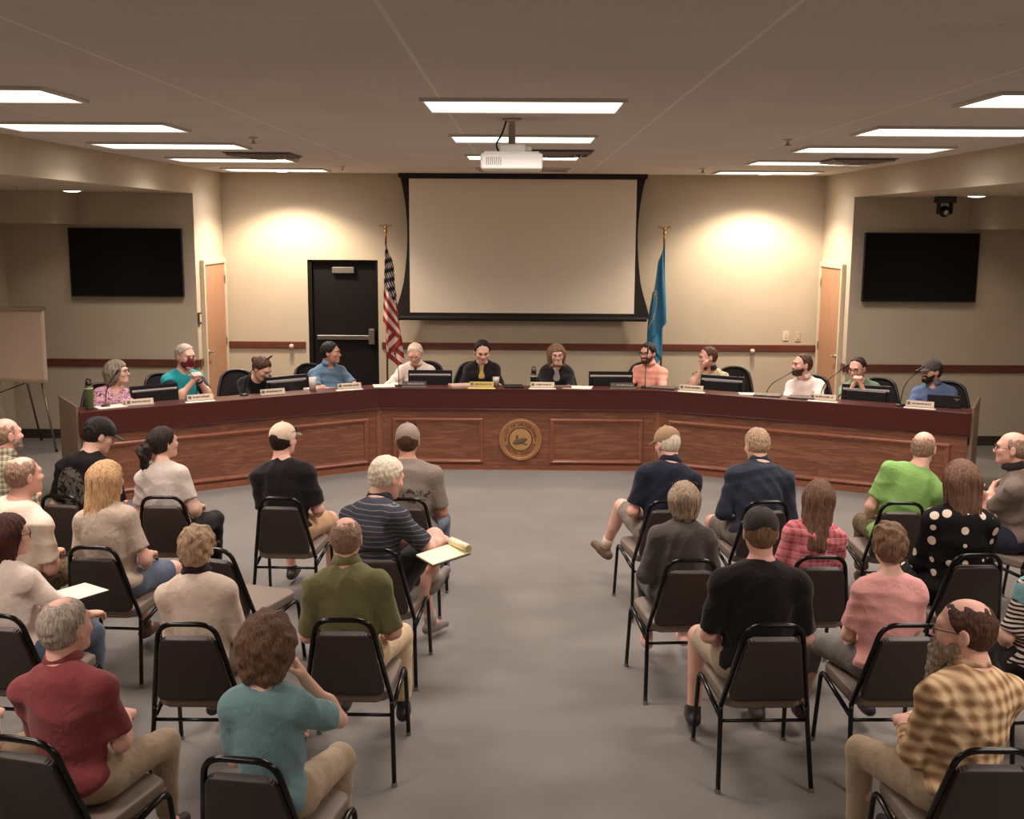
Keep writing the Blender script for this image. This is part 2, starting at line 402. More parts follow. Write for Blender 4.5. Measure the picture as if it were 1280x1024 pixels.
# ---- projection screen
t = empty('projection_screen', (0, 14.08, 0)); tag(t, 'large pale projection screen with black border hanging on the back wall', 'projection screen')
zt, zb = 3.12, 1.37
bm = NB()
prof = []
for k in range(13):
    u = k/12; z = zt-.01+(zb-zt)*u
    w = 1.515-.085*math.sin(PI*min(1, u*1.15)**.9)+ (.10*max(0, u-.8)/.2)*.9
    prof.append((w, z))
poly = [(w, z) for w, z in prof]+[(-w, z) for w, z in prof[::-1]]
prism(bm, poly, -.006, .006, Matrix.Rotation(PI/2, 4, 'X'))
obj('black_border', bm, plain('screen_black', L(26, 19, 19), .7, var=.05), t)
bm = NB(); box(bm, -1.405, 1.405, -.0085, -.0065, 1.425, 3.075); obj('screen_surface', bm, plain('screen_white', L(246, 236, 220), .8, var=.01), t)
bm = NB(); tube(bm, [(-1.57, 0, 1.355), (1.57, 0, 1.355)], .028, 12); obj('weight_bar', bm, plain('screen_black', L(26, 19, 19)), t)
bm = NB(); box(bm, -1.53, 1.53, -.06, .06, 3.085, 3.14, .005); obj('screen_case', bm, plain('screen_black', L(26, 19, 19)), t)
# ---- projector
pp = PZ(637, 157, 3.14); px_, py_ = pp.x, 7.0
t = empty('ceiling_projector', (px_+.02, 6.95, CEIL)); tag(t, 'white ceiling-mounted projector on a short pole', 'projector')
PW = plain('white_projector_plastic', L(252, 250, 246), .35, var=.0)
bm = NB(); lathe(bm, [(.06, 0), (.06, -.012), (.022, -.02), (.022, -.17), (0, -.17)], 16); obj('mount_pole', bm, CHR, t, True)
bm = NB(); box(bm, -.075, .085, -.09, .09, -.2, -.155, .008); box(bm, -.10, -.07, -.02, .02, -.22, -.14, .004); box(bm, .07, .12, -.03, .03, -.19, -.165, .004); obj('mount_bracket', bm, PW, t)
bm = NB(); box(bm, -.185, .185, -.16, .16, -.305, -.21, .014, seg=3); box(bm, -.165, .165, -.15, .15, -.215, -.2, .006); obj('projector_body', bm, PW, t)
bm = NB(); lathe(bm, [(0, 0), (.04, 0), (.045, .02), (.045, .05), (.035, .05), (.03, .03), (0, .03)], 20, Matrix.Translation((.09, .155, -.255)) @ Matrix.Rotation(-PI/2, 4, 'X')); obj('projector_lens', bm, BLK, t, True)
bm = NB()
for k in range(8): box(bm, -.15+.012*k, -.146+.012*k, -.163, -.159, -.28, -.235)
obj('rear_vents', bm, plain('vent_grey_slot', L(150, 146, 140), .6), t)
bm = NB(); tube(bm, smooth_path([(-.03, -.02, 0), (-.06, -.05, -.1), (-.10, -.1, -.16), (-.06, -.14, -.23)], .05), .006, 6); obj('cable', bm, BLK, t)
# ---- ptz camera in right alcove
t = empty('ceiling_camera', (4.62, 12.5, SOF)); tag(t, 'small black swivel security camera under the right alcove ceiling', 'camera')
bm = NB(); box(bm, -.1, .1, -.08, .08, -.07, 0, .01); obj('camera_base', bm, BLK, t)
bm = NB(); box(bm, -.08, -.055, -.04, .04, -.19, -.05, .01); obj('swivel_arm', bm, BLK, t)
bm = NB(); box(bm, .055, .08, -.04, .04, -.19, -.05, .01); obj('swivel_arm', bm, BLK, t)
bm = NB(); sphere(bm, (0, 0, -.16), .062, (1, 1.1, 1)); obj('camera_head', bm, plain('black_shiny', L(14, 13, 14), .2, var=0), t, True)
bm = NB(); lathe(bm, [(0, 0), (.03, 0), (.03, .02), (.0, .024)], 16, Matrix.Translation((0, -.055, -.17)) @ Matrix.Rotation(PI/2+.3, 4, 'X')); obj('camera_lens', bm, CHR, t, True)
# ---- wall plates, thermostat, rail knobs
for (u, v, lb, c) in ((982, 420, 'white light switch plate, left one of the pair by the right side door', L(225, 208, 184)), (997, 421, 'beige wall plate, right one of the pair by the right side door', L(196, 176, 150))):
    p = PY(u, v, YB); t = empty('switch_plate', (p.x, YB, p.z)); tag(t, lb, 'wall plate')
    bm = NB(); box(bm, -.036, .036, -.008, 0, -.06, .06, .003); obj('plate', bm, plain('plate_%d' % u, c, .4, var=.02), t)
    bm = NB(); box(bm, -.012, .012, -.013, -.007, -.03, .03, .002); obj('switch', bm, plain('plate_sw', L(205, 190, 168), .4), t)
for (u, v, lb) in ((364.5, 433, 'small round bumper on the dark rail left of the black door'), (940.5, 439, 'small round bumper on the dark rail behind the leaning man')):
    p = PY(u, v, YB-.03)
    bm = NB(); lathe(bm, [(0, -.045), (.02, -.042), (.03, -.025), (.022, -.005), (.03, 0), (0, 0)], 16, Matrix.Translation((p.x, YB-.025, p.z)) @ Matrix.Rotation(-PI/2, 4, 'X'))
    for v_ in bm.verts: pass
    tag(obj('rail_bumper', bm, TRIM, None, True), lb, 'door bumper')
t = empty('thermostat', (-WX, 13.0, 1.42)); tag(t, 'small framed thermostat on the narrow wall beside the left door', 'thermostat')
bm = NB(); box(bm, 0, .02, -.05, .05, -.07, .07, .004); obj('thermostat_frame', bm, plain('olive_plate', L(70, 62, 40), .5), t)
bm = NB(); box(bm, .018, .026, -.03, .03, -.045, .045, .003); obj('thermostat_face', bm, TRIM, t)
# ---- flags
def flag_pole(x, lb, mirror):
    t = empty('flag_pole', (x, 13.75, 0)); tag(t, lb, 'flagpole')
    br = plain('brass', L(190, 150, 96), .3, .9)
    bm = NB(); lathe(bm, [(0, 0), (.15, 0), (.15, .02), (.12, .035), (.05, .05), (.025, .11), (.018, .12), (0, .12)], 24); obj('pole_base', bm, br, t, True)
    bm = NB(); tube(bm, [(0, 0, .1), (0, 0, 2.36)], .0125, 12); obj('pole', bm, wood('pole_wood', L(120, 74, 46), L(90, 50, 32), .35, 'Z'), t, True)
    e = NB(); lathe(e, [(0, 2.35), (.018, 2.355), (.012, 2.38), (.008, 2.40), (.022, 2.42), (.022, 2.435), (.008, 2.455), (0, 2.46)], 14)
    sphere(e, (0, 0, 2.475), .02, (1, 1, 1.5), 10, 8); sphere(e, (.004, -.012, 2.512), .011, (1, 1.2, 1), 8, 6)
    obj('finial', e, br, t, True)
    for s in (-1, 1):
        w = NB(); pts = [(s*.008, 2.47), (s*.03, 2.505), (s*.06, 2.515), (s*.085, 2.50), (s*.075, 2.49), (s*.05, 2.49), (s*.03, 2.478), (s*.012, 2.455)]
        prism(w, pts if s > 0 else pts[::-1], -.004, .004, Matrix.Rotation(PI/2, 4, 'X')); obj('eagle_wing', w, br, t)
    return t
def flag_cloth(name, x, m, lb, mir, top=2.33, hoist=.98, drop=.62, seed=0):
    nu, nv = 60, 60
    P = []; UV = []
    for j in range(nv+1):
        s = j/nv
        for i in range(nu+1):
            t_ = i/nu
            if t_ < .42: f = t_/.42
            elif t_ < .72: f = 1-(t_-.42)/.30*.8
            else: f = .2+(t_-.72)/.28*.75
            lay = t_*.085
            zd = s*hoist+drop*t_
            wdt = .045+.15*zd+.02*math.sin(zd*5+seed)*zd
            xx = f*wdt-.3*wdt*(zd > .0)*min(1, s*1.5)*.7
            yy = -.075+lay*.6-.012*math.sin(f*9+zd*4+seed)*(.4+zd*.6)
            P.append((mir*xx, yy, top-zd)); UV.append((t_, s))
    F = [(j*(nu+1)+i, j*(nu+1)+i+1, (j+1)*(nu+1)+i+1, (j+1)*(nu+1)+i) for j in range(nv) for i in range(nu)]
    me = bpy.data.meshes.new(name); me.from_pydata(P, [], F)
    uv = me.uv_layers.new(name='UVMap')
    for l in me.loops: uv.data[l.index].uv = UV[l.vertex_index]
    o = link(name, me, m, None, True); o.location = (x, 13.75, 0)
    md = o.modifiers.new('solid', 'SOLIDIFY'); md.thickness = .003
    tag(o, lb, 'flag'); return o
def usflag():
    m, nt, b = nodes('stars_and_stripes')
    t = node(nt, 'ShaderNodeTexCoord'); u, s, _ = sep(nt, t.outputs['UV'])
    st = math_(nt, 'FRACT', math_(nt, 'MULTIPLY', s, 6.5))
    red = math_(nt, 'LESS_THAN', st, .5)
    col = mixc(nt, red, L(226, 196, 182), L(150, 40, 38))
    can = math_(nt, 'MULTIPLY', math_(nt, 'LESS_THAN', u, .42), math_(nt, 'LESS_THAN', s, .538))
    col = mixc(nt, can, col, L(24, 26, 44))
    a = math_(nt, 'MULTIPLY', u, 5/.42); c = math_(nt, 'MULTIPLY', s, 9/.538)
    row = math_(nt, 'FLOOR', c)
    a = math_(nt, 'MULTIPLY_ADD', math_(nt, 'MODULO', row, 2.0), 1.0, a)
    fx = math_(nt, 'SUBTRACT', math_(nt, 'FRACT', math_(nt, 'MULTIPLY', a, .5)), .5); fy = math_(nt, 'SUBTRACT', math_(nt, 'FRACT', c), .5)
    d = math_(nt, 'ADD', math_(nt, 'MULTIPLY', math_(nt, 'MULTIPLY', fx, fx), .8), math_(nt, 'MULTIPLY', fy, fy))
    star = math_(nt, 'MULTIPLY', math_(nt, 'LESS_THAN', d, .07), can)
    col = mixc(nt, star, col, L(235, 225, 215))
    lk(nt, col, b.inputs['Base Color']); b.inputs['Roughness'].default_value = .7; return m
def blueflag():
    m, nt, b = nodes('sky_blue_flag')
    t = node(nt, 'ShaderNodeTexCoord'); u, s, _ = sep(nt, t.outputs['UV'])
    du = math_(nt, 'SUBTRACT', u, .42); ds = math_(nt, 'SUBTRACT', s, .58)
    d = math_(nt, 'SQRT', math_(nt, 'ADD', math_(nt, 'MULTIPLY', math_(nt, 'MULTIPLY', du, du), 2.2), math_(nt, 'MULTIPLY', ds, ds)))
    ring = math_(nt, 'LESS_THAN', math_(nt, 'ABSOLUTE', math_(nt, 'SUBTRACT', d, .2)), .03)
    nz = math_(nt, 'GREATER_THAN', noise(nt, t.outputs['UV'], 60, 2, .6), .5)
    col = mixc(nt, math_(nt, 'MULTIPLY', ring, nz), L(44, 116, 156), L(196, 178, 120))
    lk(nt, col, b.inputs['Base Color']); b.inputs['Roughness'].default_value = .6; return m
flag_pole(-1.66, 'flagpole with eagle finial at left of the screen', 1)
flag_cloth('national_flag', -1.66, usflag(), 'stars and stripes flag hanging folded from the left flagpole', 1, seed=1)
flag_pole(1.72, 'flagpole with eagle finial at right of the screen', -1)
flag_cloth('state_flag', 1.72, blueflag(), 'sky blue flag hanging folded from the right flagpole', -1, seed=3)
# ---- flip-chart easel
t = empty('easel', (-5.5, 12.2, 0)); tag(t, 'flip chart easel with blank paper pad in the left alcove', 'easel')
def legto(nm, p0, p1, r=.012):
    bm = NB(); tube(bm, [p0, p1], r, 8); o = obj(nm, bm, plain('easel_metal', L(130, 122, 114), .35, .8), t, True)
    b2 = NB(); q = Vector(p1); tube(b2, [q+Vector((0, 0, .03)), q], .016, 8); obj('foot', b2, BLK, o)
legto('leg', (.20, 0, .80), (.35, -.06, 0)); legto('leg', (-.26, 0, .80), (-.34, -.06, 0)); legto('leg', (-.1, .1, 1.3), (-.1, .6, 0))
bm = NB(); box(bm, -.42, .22, .0, .03, .80, 1.57, .004); obj('backing_board', bm, plain('easel_board', L(190, 176, 160), .6), t)
bm = NB()
n = 14
for i in range(n+1):
    for j in range(n+1):
        u, v = i/n, j/n; bm.verts.new((-.40+.68*u, -.015-.02*(1-v)**2*(1+.5*math.sin(u*5)), .77+.80*v+.012*math.sin(u*6)*(1-v)))
bm.verts.ensure_lookup_table()
for i in range(n):
    for j in range(n): bm.faces.new([bm.verts[a] for a in (i*(n+1)+j, (i+1)*(n+1)+j, (i+1)*(n+1)+j+1, i*(n+1)+j+1)])
o = obj('paper_pad', bm, plain('pad_paper', L(214, 190, 170), .8, var=.03, scale=2), t, True); o.modifiers.new('s', 'SOLIDIFY').thickness = .012
bm = NB(); box(bm, -.41, .29, -.03, .03, 1.565, 1.60, .005); obj('clamp_bar', bm, CHR, t)
bm = NB(); tube(bm, [(.13, 0, .80), (-.35, .05, .62)], .006, 6); obj('brace', bm, BLKM, t)
# ================================================================== the dais
A_ = [Vector(p) for p in ((-3.90, 9.77), (-1.46, 11.36), (1.40, 11.36), (4.07, 10.08))]
SEG = [(A_[i], A_[i+1]) for i in range(3)]
def nrm(i):
    a, b = SEG[i]; d = (b-a).normalized(); return Vector((-d.y, d.x))     # points behind the dais
def offs(d, ext=0.0):
    out = []
    N = [nrm(i) for i in range(3)]
    for k in range(4):
        if k == 0: out.append(A_[0]+N[0]*d-(SEG[0][1]-SEG[0][0]).normalized()*ext)
        elif k == 3: out.append(A_[3]+N[2]*d+(SEG[2][1]-SEG[2][0]).normalized()*ext)
        else:
            m = (N[k-1]+N[k]).normalized(); out.append(A_[k]+m*(d/m.dot(N[k])))
    return out
def strip(bm, d0, d1, z0, z1, bev=0, ext=0.0):
    p, q = offs(d0, ext), offs(d1, ext)
    lo = len(bm.verts)
    poly = [(v.x, v.y) for v in p]+[(v.x, v.y) for v in q[::-1]]
    vs = prism(bm, poly, z0, z1)
    if bev:
        es = list({e for v in vs for e in v.link_edges})
        bmesh.ops.bevel(bm, geom=es, offset=bev, segments=2, profile=.5, affect='EDGES')
MAHO = wood('mahogany_band', L(96, 42, 34), L(74, 29, 26), .32, 'X', .8, 0, 10, .3)
OAKS = [wood('red_oak_panel_%d' % i, L(156, 104, 78), L(108, 66, 50), .38, 'X', .7, math.atan2((SEG[i][1]-SEG[i][0]).y, (SEG[i][1]-SEG[i][0]).x), 22.0, .55) for i in range(3)]
OAKD = wood('oak_moulding', L(154, 98, 72), L(122, 72, 54), .33, 'X')
dais = empty('council_desk', (0, 11.0, 0)); tag(dais, 'long angled wooden council desk with a round seal on its front', 'desk')
def dpart(name, bm, m, parent=None, smooth=False):
    o = obj(name, bm, m, None, smooth); o.parent = parent or dais
    if not parent: o.matrix_parent_inverse = Matrix.Translation((0, -11.0, 0))
    else: o.matrix_parent_inverse = Matrix.Identity(4)
    return o
for i in range(3):
    a, b = SEG[i]; d = (b-a); ln = d.length; ang = math.atan2(d.y, d.x)
    M = Matrix.Translation((a.x, a.y, 0)) @ Matrix.Rotation(ang, 4, 'Z')
    bm = NB(); box(bm, 0.0 if i == 1 else (-.0 if i else .0), ln, .035, .07, .0, .645, .0, M); dpart('front_panel', bm, OAKS[i])
    def frame(x0, x1, z0, z1):
        fb = NB()
        w = .045
        prof = [(0, 0), (0, -.012), (.010, -.022), (.022, -.024), (.032, -.014), (.045, -.010), (.045, 0)]
        path = [(x0, z0), (x1, z0), (x1, z1), (x0, z1)]
        cx, cz = (x0+x1)/2, (z0+z1)/2
        rings = []
        for (x, z) in path:
            sx = 1 if x < cx else -1; sz = 1 if z < cz else -1
            rings.append([fb.verts.new(M @ Vector((x+sx*p, .035+q, z+sz*p))) for p, q in prof])
        for k in range(4):
            A, B = rings[k], rings[(k+1) % 4]
            for j in range(len(prof)-1): fb.faces.new((A[j], A[j+1], B[j+1], B[j]))
        dpart('panel_moulding', fb, OAKD)
    if i == 1: frame(.13, 1.07, .07, .545); frame(1.76, 2.72, .07, .545)
    elif i == 0: frame(.14, ln-.11, .07, .545)
    else: frame(.11, ln-.14, .07, .545)
bm = NB(); strip(bm, 0, .035, .64, .85, .006, .02); dpart('front_band', bm, MAHO)
bm = NB(); strip(bm, .035, .30, .815, .848, 0, .02); dpart('ledge', bm, MAHO)
bm = NB(); strip(bm, .02, .035, 0, .06, .004); dpart('base_trim', bm, OAKD)
bm = NB(); strip(bm, .07, .76, .70, .73, .0); dpart('desk_top', bm, wood('worn_desk_top', L(120, 86, 74), L(98, 66, 56), .4, 'X'))
for k in (1, 2):
    p = A_[k]; n_ = (nrm(k-1)+nrm(k)).normalized(); ang = math.atan2(n_.y, n_.x)-PI/2
    bm = NB(); box(bm, -.055, .055, -.004, .05, 0, .64, .006, Matrix.Translation((p.x, p.y, 0)) @ Matrix.Rotation(ang, 4, 'Z') @ Matrix.Translation((0, .03, 0)))
    box(bm, -.028, .028, -.014, .0, 0.02, .64, .005, Matrix.Translation((p.x, p.y, 0)) @ Matrix.Rotation(ang, 4, 'Z') @ Matrix.Translation((0, .03, 0)))
    dpart('pilaster', bm, OAKD)
for k, i, sx in ((0, 0, -1), (3, 2, 1)):
    p = A_[k]; d = (SEG[i][1]-SEG[i][0]).normalized(); ang = math.atan2(d.y, d.x)
    M = Matrix.Translation((p.x, p.y, 0)) @ Matrix.Rotation(ang, 4, 'Z')
    bm = NB(); box(bm, *((-.045, -.02) if sx < 0 else (.02, .045)), .03, .78, 0, .90, .006, M); dpart('end_panel', bm, wood('end_panel_wood', L(140, 112, 92), L(116, 90, 74), .45, 'Z'))
    for q in (.25, .75):
        bm = NB(); box(bm, *((.3, .33) if sx < 0 else (-.33, -.3)), .1, .74, 0, .70, .004, M) if q < .5 else box(bm, *((1.6, 1.63) if sx < 0 else (-1.63, -1.6)), .1, .74, 0, .70, .004, M)
        dpart('support_panel', bm, OAKD)
for x in (-.9, 0, .9):
    bm = NB(); box(bm, x-.015, x+.015, 11.46, 12.08, 0, .70, .004); dpart('support_panel', bm, OAKD)
# seal
seal = empty('seal', (0, 0, 0)); seal.parent = dais; seal.location = (-.005, .36-.0, .325); 
MS = Matrix.Rotation(PI/2, 4, 'X')
SB = plain('seal_bronze', L(176, 128, 88), .45, .25, var=.08, scale=40)
SD = plain('seal_dark_bronze', L(96, 66, 42), .5, .2, var=.15, scale=40)
def spart(name, bm, m):
    for v in bm.verts: v.co = MS @ v.co
    return obj(name, bm, m, seal, False)
seal.location = (-.005, .395, .325)
bm = NB(); lathe(bm, [(0, 0), (.214, 0), (.214, .014), (.2, .02), (.192, .014), (.18, .012), (0, .012)], 64); spart('seal_disc', bm, SB)
for r_, w_ in ((.216, .006), (.186, .003), (.122, .005)):
    bm = NB(); tube(bm, [(r_*math.cos(2*PI*k/64), r_*math.sin(2*PI*k/64), .014) for k in range(64)], w_, 6, closed=True); spart('seal_ring', bm, SB if r_ != .122 else SD)
bm = NB(); lathe(bm, [(0, .012), (.115, .012), (.112, .016), (0, .016)], 48); spart('seal_centre', bm, plain('seal_centre_gold', L(188, 146, 98), .5, .15, var=.12, scale=30))
def letters(txt, r0, a0, a1, outward=True, size=.036):
    bm = NB(); n = len(txt)
    for k, ch in enumerate(txt):
        if ch == ' ': continue
        a = a0+(a1-a0)*k/(n-1)
        cu = bpy.data.curves.new('t', 'FONT'); cu.body = ch; cu.size = size*1.35; cu.extrude = .0015; cu.align_x = 'CENTER'; cu.align_y = 'CENTER'; cu.resolution_u = 2
        o = bpy.data.objects.new('t', cu); COL.objects.link(o)
        bpy.context.view_layer.update()
        me = o.to_mesh(); M = Matrix.Rotation(a-PI/2 if outward else a+PI/2, 4, 'Z')
        M = Matrix.Translation((r0*math.cos(a), r0*math.sin(a), .0145)) @ M
        vs = [bm.verts.new(M @ v.co) for v in me.vertices]
        for p in me.polygons:
            try: bm.faces.new([vs[i] for i in p.vertices])
            except ValueError: pass
        o.to_mesh_clear(); bpy.data.objects.remove(o); bpy.data.curves.remove(cu)
    return bm
R_ = math.radians
spart('seal_lettering', letters('CITY OF WATERTOWN', .154, R_(172), R_(12)), SD)
spart('seal_lettering', letters('SOUTH DAKOTA', .154, R_(205), R_(338), False), SD)
bm = NB()
for s in (-1, 1): lathe(bm, [(0, .012), (.009, .012), (.006, .018), (0, .018)], 5, Matrix.Translation((s*.156, -.008, 0)))
spart('seal_star', bm, SD)
bm = NB()
sphere(bm, (-.01, -.02, .016), .06, (1, .5, .12)); sphere(bm, (-.045, -.035, .017), .035, (1, .5, .2)); sphere(bm, (.03, .0, .016), .035, (1.2, .6, .15)); sphere(bm, (-.035, .025, .016), .02, (.7, 1.3, .2)); sphere(bm, (.05, -.05, .015), .02, (1.2, .5, .2))
spart('seal_relief', bm, plain('seal_relief_olive', L(104, 88, 58), .5, .1, var=.3, scale=60))
# ------------------------------------------------------------------ things on the desk
def seg_ang(x):
    i = 0 if x < A_[1].x else (1 if x < A_[2].x else 2)
    d = SEG[i][1]-SEG[i][0]; return math.atan2(d.y, d.x)
def front_y(x):
    i = 0 if x < A_[1].x else (1 if x < A_[2].x else 2)
    a, b = SEG[i]; return a.y+(b.y-a.y)*(x-a.x)/(b.x-a.x)
def on_desk(u, back):
    """point 'back' metres behind the front edge, along pixel column u"""
    x = (u-653)/FPX*11.3
    for _ in range(12):
        i = 0 if x < A_[1].x else (1 if x < A_[2].x else 2)
        yy = front_y(x)+back/abs(nrm(i).y); r = ray(u, 490); t = yy/r.y; x = r.x*t
    return Vector((x, yy))
def monitor(u, lb, turn=0, w=.47, tilt=.15):
    p = on_desk(u, .52); t = empty('computer_monitor', (p.x, p.y, .73), seg_ang(p.x)+turn); tag(t, lb, 'computer monitor', 'monitors along the council desk')
    bm = NB(); prism(bm, roundpoly([(-.12, -.09), (.12, -.09), (.12, .09), (-.12, .09)], .04), 0, .012); obj('monitor_base', bm, BLK, t)
    bm = NB(); box(bm, -.03, .03, -.02, .01, .01, .1, .005); obj('monitor_neck', bm, BLK, t)
    M = Matrix.Translation((0, -.03, .115)) @ Matrix.Rotation(-tilt, 4, 'X')
    bm = NB(); box(bm, -w/2, w/2, -.012, .022, -.115, .135, .006, M); box(bm, -w*.42, w*.42, -.03, .0, -.10, .08, .012, M); obj('monitor_shell', bm, plain('monitor_black', L(17, 16, 18), .3, var=.05), t)
    bm = NB(); box(bm, -w*.47, w*.47, -.017, -.008, .075, .096, .003, M); obj('rear_strip', bm, plain('strip_grey', L(176, 168, 164), .35, var=.02), t)
    bm = NB(); box(bm, -.035, .035, -.034, -.028, -.06, -.03, .002, M); obj('rear_badge', bm, plain('badge_grey', L(60, 58, 60), .35), t)
    bm = NB(); box(bm, -w/2+.01, w/2-.01, .0215, .024, -.105, .125, 0, M); obj('display', bm, plain('display_dark', L(30, 34, 40), .2), t)
    return t
monitor(192, 'black monitor beside the masked person in turquoise', .12)
monitor(357, 'black monitor in front of the person bowing in black', .10)
monitor(538, 'black monitor before the white-haired man in a tie')
monitor(763, 'black monitor beside the man in the salmon shirt')
monitor(903, 'black monitor before the man leaning on his hand', -.06)
monitor(1083, 'black monitor before the man with clasped hands and glasses', .05)
def nameplate(u, lb, dark=False, paper=True, ylw=False, turn=0):
    p = on_desk(u, .15); t = empty('name_plate', (p.x, p.y, .848), seg_ang(p.x)+turn); tag(t, lb, 'name plate', 'name plates on the desk ledge')
    M = Matrix.Rotation(-.3, 4, 'X')
    base = L(214, 196, 172) if not dark else L(70, 66, 60)
    if ylw: base = L(190, 168, 84)
    bm = NB(); box(bm, -.125, .125, -.012, .0, .002, .058, .002, M); obj('plate_face', bm, plain('nameplate_%d%d' % (dark, ylw), base, .4, var=.03), t)
    bm = NB(); box(bm, -.128, .128, -.03, .03, 0, .006, .002); obj('plate_stand', bm, plain('nameplate_stand', L(150, 140, 128), .4), t)
    bm = NB(); rnd = random.Random(int(u)); x = -.07
    while x < .09:
        w = rnd.uniform(.006, .014); box(bm, x, x+w, -.0135, -.0115, .024, .024+rnd.uniform(.012, .018), 0, M); x += w+rnd.uniform(.003, .008)
    obj('lettering', bm, plain('ink_dark' if not dark else 'ink_light', L(60, 54, 50) if not dark else L(170, 160, 146), .5), t)
    bm = NB(); box(bm, -.115, -.085, -.0135, -.0115, .018, .045, 0, M); obj('crest', bm, plain('crest_ink', L(96, 88, 84), .5), t)
    if paper:
        q = on_desk(u, .07)
        s = empty('paper_strip', (q.x, q.y, .848), seg_ang(q.x)+turn)
        bm = NB(); box(bm, -.14, .14, -.03, .03, .0005, .004); 
        bpy.data.objects.remove(s)
        o = obj('paper_sheet', bm, plain('paper_yellow' if ylw else 'paper_white', L(236, 214, 120) if ylw else L(238, 226, 208), .7, var=.02)); o.location = (q.x, q.y, .848); o.rotation_euler = (0, 0, seg_ang(q.x)+turn)
        tag(o, lb.replace('name plate', 'paper strip lying before the name plate'), 'paper')
nameplate(174, 'pale name plate before the leftmost monitor', paper=False)
nameplate(250, 'name plate before the masked person in turquoise')
nameplate(341, 'name plate before the person bowing in black', paper=False)
nameplate(437, 'name plate before the man in the blue shirt at left', turn=-.1)
nameplate(518, 'dark name plate before the white-haired man in a tie', dark=True, paper=False)
nameplate(602, 'yellow-toned name plate before the person in the black blazer', ylw=True)
nameplate(678, 'name plate before the person in the black cardigan')
nameplate(778, 'dark name plate before the man in the salmon shirt', dark=True, paper=False)
nameplate(864, 'name plate left of the man leaning on his hand')
nameplate(1029, 'name plate at right of the man in the white shirt')
nameplate(1151, 'name plate before the man in the grey cap')
def mic(u, back, du, h, lb, turn=0):
    p = on_desk(u, back); t = empty('gooseneck_microphone', (p.x, p.y, .848 if back < .3 else .73)); tag(t, lb, 'microphone', 'gooseneck microphones on the council desk')
    bm = NB(); lathe(bm, [(0, 0), (.045, 0), (.042, .012), (.012, .02), (0, .02)], 18); obj('microphone_base', bm, BLK, t, True)
    top = Vector((du, .02, h)); pts = smooth_path([(0, 0, .015), (du*.15, 0, h*.6), top], .3, 12)
    bm = NB(); tube(bm, pts, .0042, 6); obj('gooseneck', bm, BLKM, t, True)
    d = (pts[-1]-pts[-2]).normalized()
    bm = NB(); tube(bm, [top-d*.01, top+d*.01, top+d*.045, top+d*.055], [.006, .010, .010, .004], 10); obj('microphone_head', bm, BLK, t, True)
mic(131, .20, .10, .30, 'black gooseneck microphone before the person with the grey bob')
mic(305, .25, .24, .36, 'gooseneck microphone slanting before the person bowing in black')
mic(499, .20, -.04, .33, 'gooseneck microphone before the white-haired man in a tie')
mic(595, .30, .02, .28, 'gooseneck microphone before the person in the black blazer')
mic(806, .22, .02, .36, 'gooseneck microphone standing before the man in the salmon shirt')
mic(955, .30, .28, .34, 'thin gooseneck microphone slanting before the man in the white shirt')
mic(1024, .45, .24, .40, 'gooseneck microphone slanting before the man with clasped hands')
mic(1126, .16, .17, .34, 'gooseneck microphone curving before the man in the grey cap')
def bottle(u, back, c, capc, h, r, lb, z=None):
    p = on_desk(u, back); t = empty('water_bottle', (p.x, p.y, z if z is not None else .848)); tag(t, lb, 'water bottle')
    bm = NB(); lathe(bm, [(0, 0), (r*.95, 0), (r, .008), (r, h*.74), (r*.85, h*.8), (r*.62, h*.82), (0, h*.82)], 20); obj('bottle_body', bm, plain('bottle_%d' % u, c, .35, var=.05), t, True)
    bm = NB(); lathe(bm, [(0, h*.82), (r*.75, h*.82), (r*.78, h*.93), (r*.5, h*.95), (0, h*.95)], 20); obj('bottle_cap', bm, plain('bottlecap_%d' % u, capc, .4), t, True)
    bm = NB(); tube(bm, smooth_path([(-r*.5, 0, h*.93), (-r*.5, 0, h*1.04), (r*.5, 0, h*1.04), (r*.5, 0, h*.93)], .02), .006, 6); obj('carry_loop', bm, plain('bottlecap_%d' % u, capc, .4), t, True)
    bm = NB(); lathe(bm, [(r*1.01, h*.70), (r*1.02, h*.71), (r*1.02, h*.74), (r*.9, h*.76)], 20); obj('neck_band', bm, plain('band_pale', L(190, 180, 150), .4), t, True)
bottle(111, .16, L(74, 84, 44), L(22, 22, 22), .26, .038, 'olive green water bottle with black cap at the left desk end')
bottle(667, .34, L(20, 18, 19), L(28, 26, 26), .30, .036, 'black water bottle beside the person in the black cardigan', .73)
p = on_desk(620, .22); bm = NB(); lathe(bm, [(0, .003), (.028, .003), (.033, .10), (.036, .10), (.031, 0), (0, 0)], 18, Matrix.Translation((p.x, p.y, .848)))
tag(obj('drinking_cup', bm, plain('cup_grey', L(176, 166, 160), .25, .3), None, True), 'small silver cup beside the yellow name plate', 'cup')
for (u, c_, lb) in ((391, L(214, 200, 188), 'clear plastic cup right of the second monitor'), (384, L(196, 176, 160), 'paper cup standing just behind the clear cup')):
    p = on_desk(u, .24 if u > 386 else .33); bm = NB(); lathe(bm, [(0, .003), (.028, .003), (.036, .13), (.039, .13), (.031, 0), (0, 0)], 18, Matrix.Translation((p.x, p.y, .848 if u > 386 else .73)))
    tag(obj('drinking_cup', bm, plain('cup_%d' % u, c_, .3), None, True), lb, 'cup')
def sheet(u, back, w, d, turn, lb, c=L(238, 226, 210), z=None, th=.004):
    p = on_desk(u, back); bm = NB(); box(bm, -w/2, w/2, -d/2, d/2, 0, th, .0)
    for v in bm.verts:
        if v.co.z > 0: v.co.z += .006*math.sin(v.co.x*20)**2
    o = obj('paper_sheet', bm, plain('paper_%d' % int(c[0]*999), c, .7, var=.02)); o.location = (p.x, p.y, .849 if z is None else z); o.rotation_euler = (0, 0, seg_ang(p.x)+turn)
    tag(o, lb, 'paper'); return o
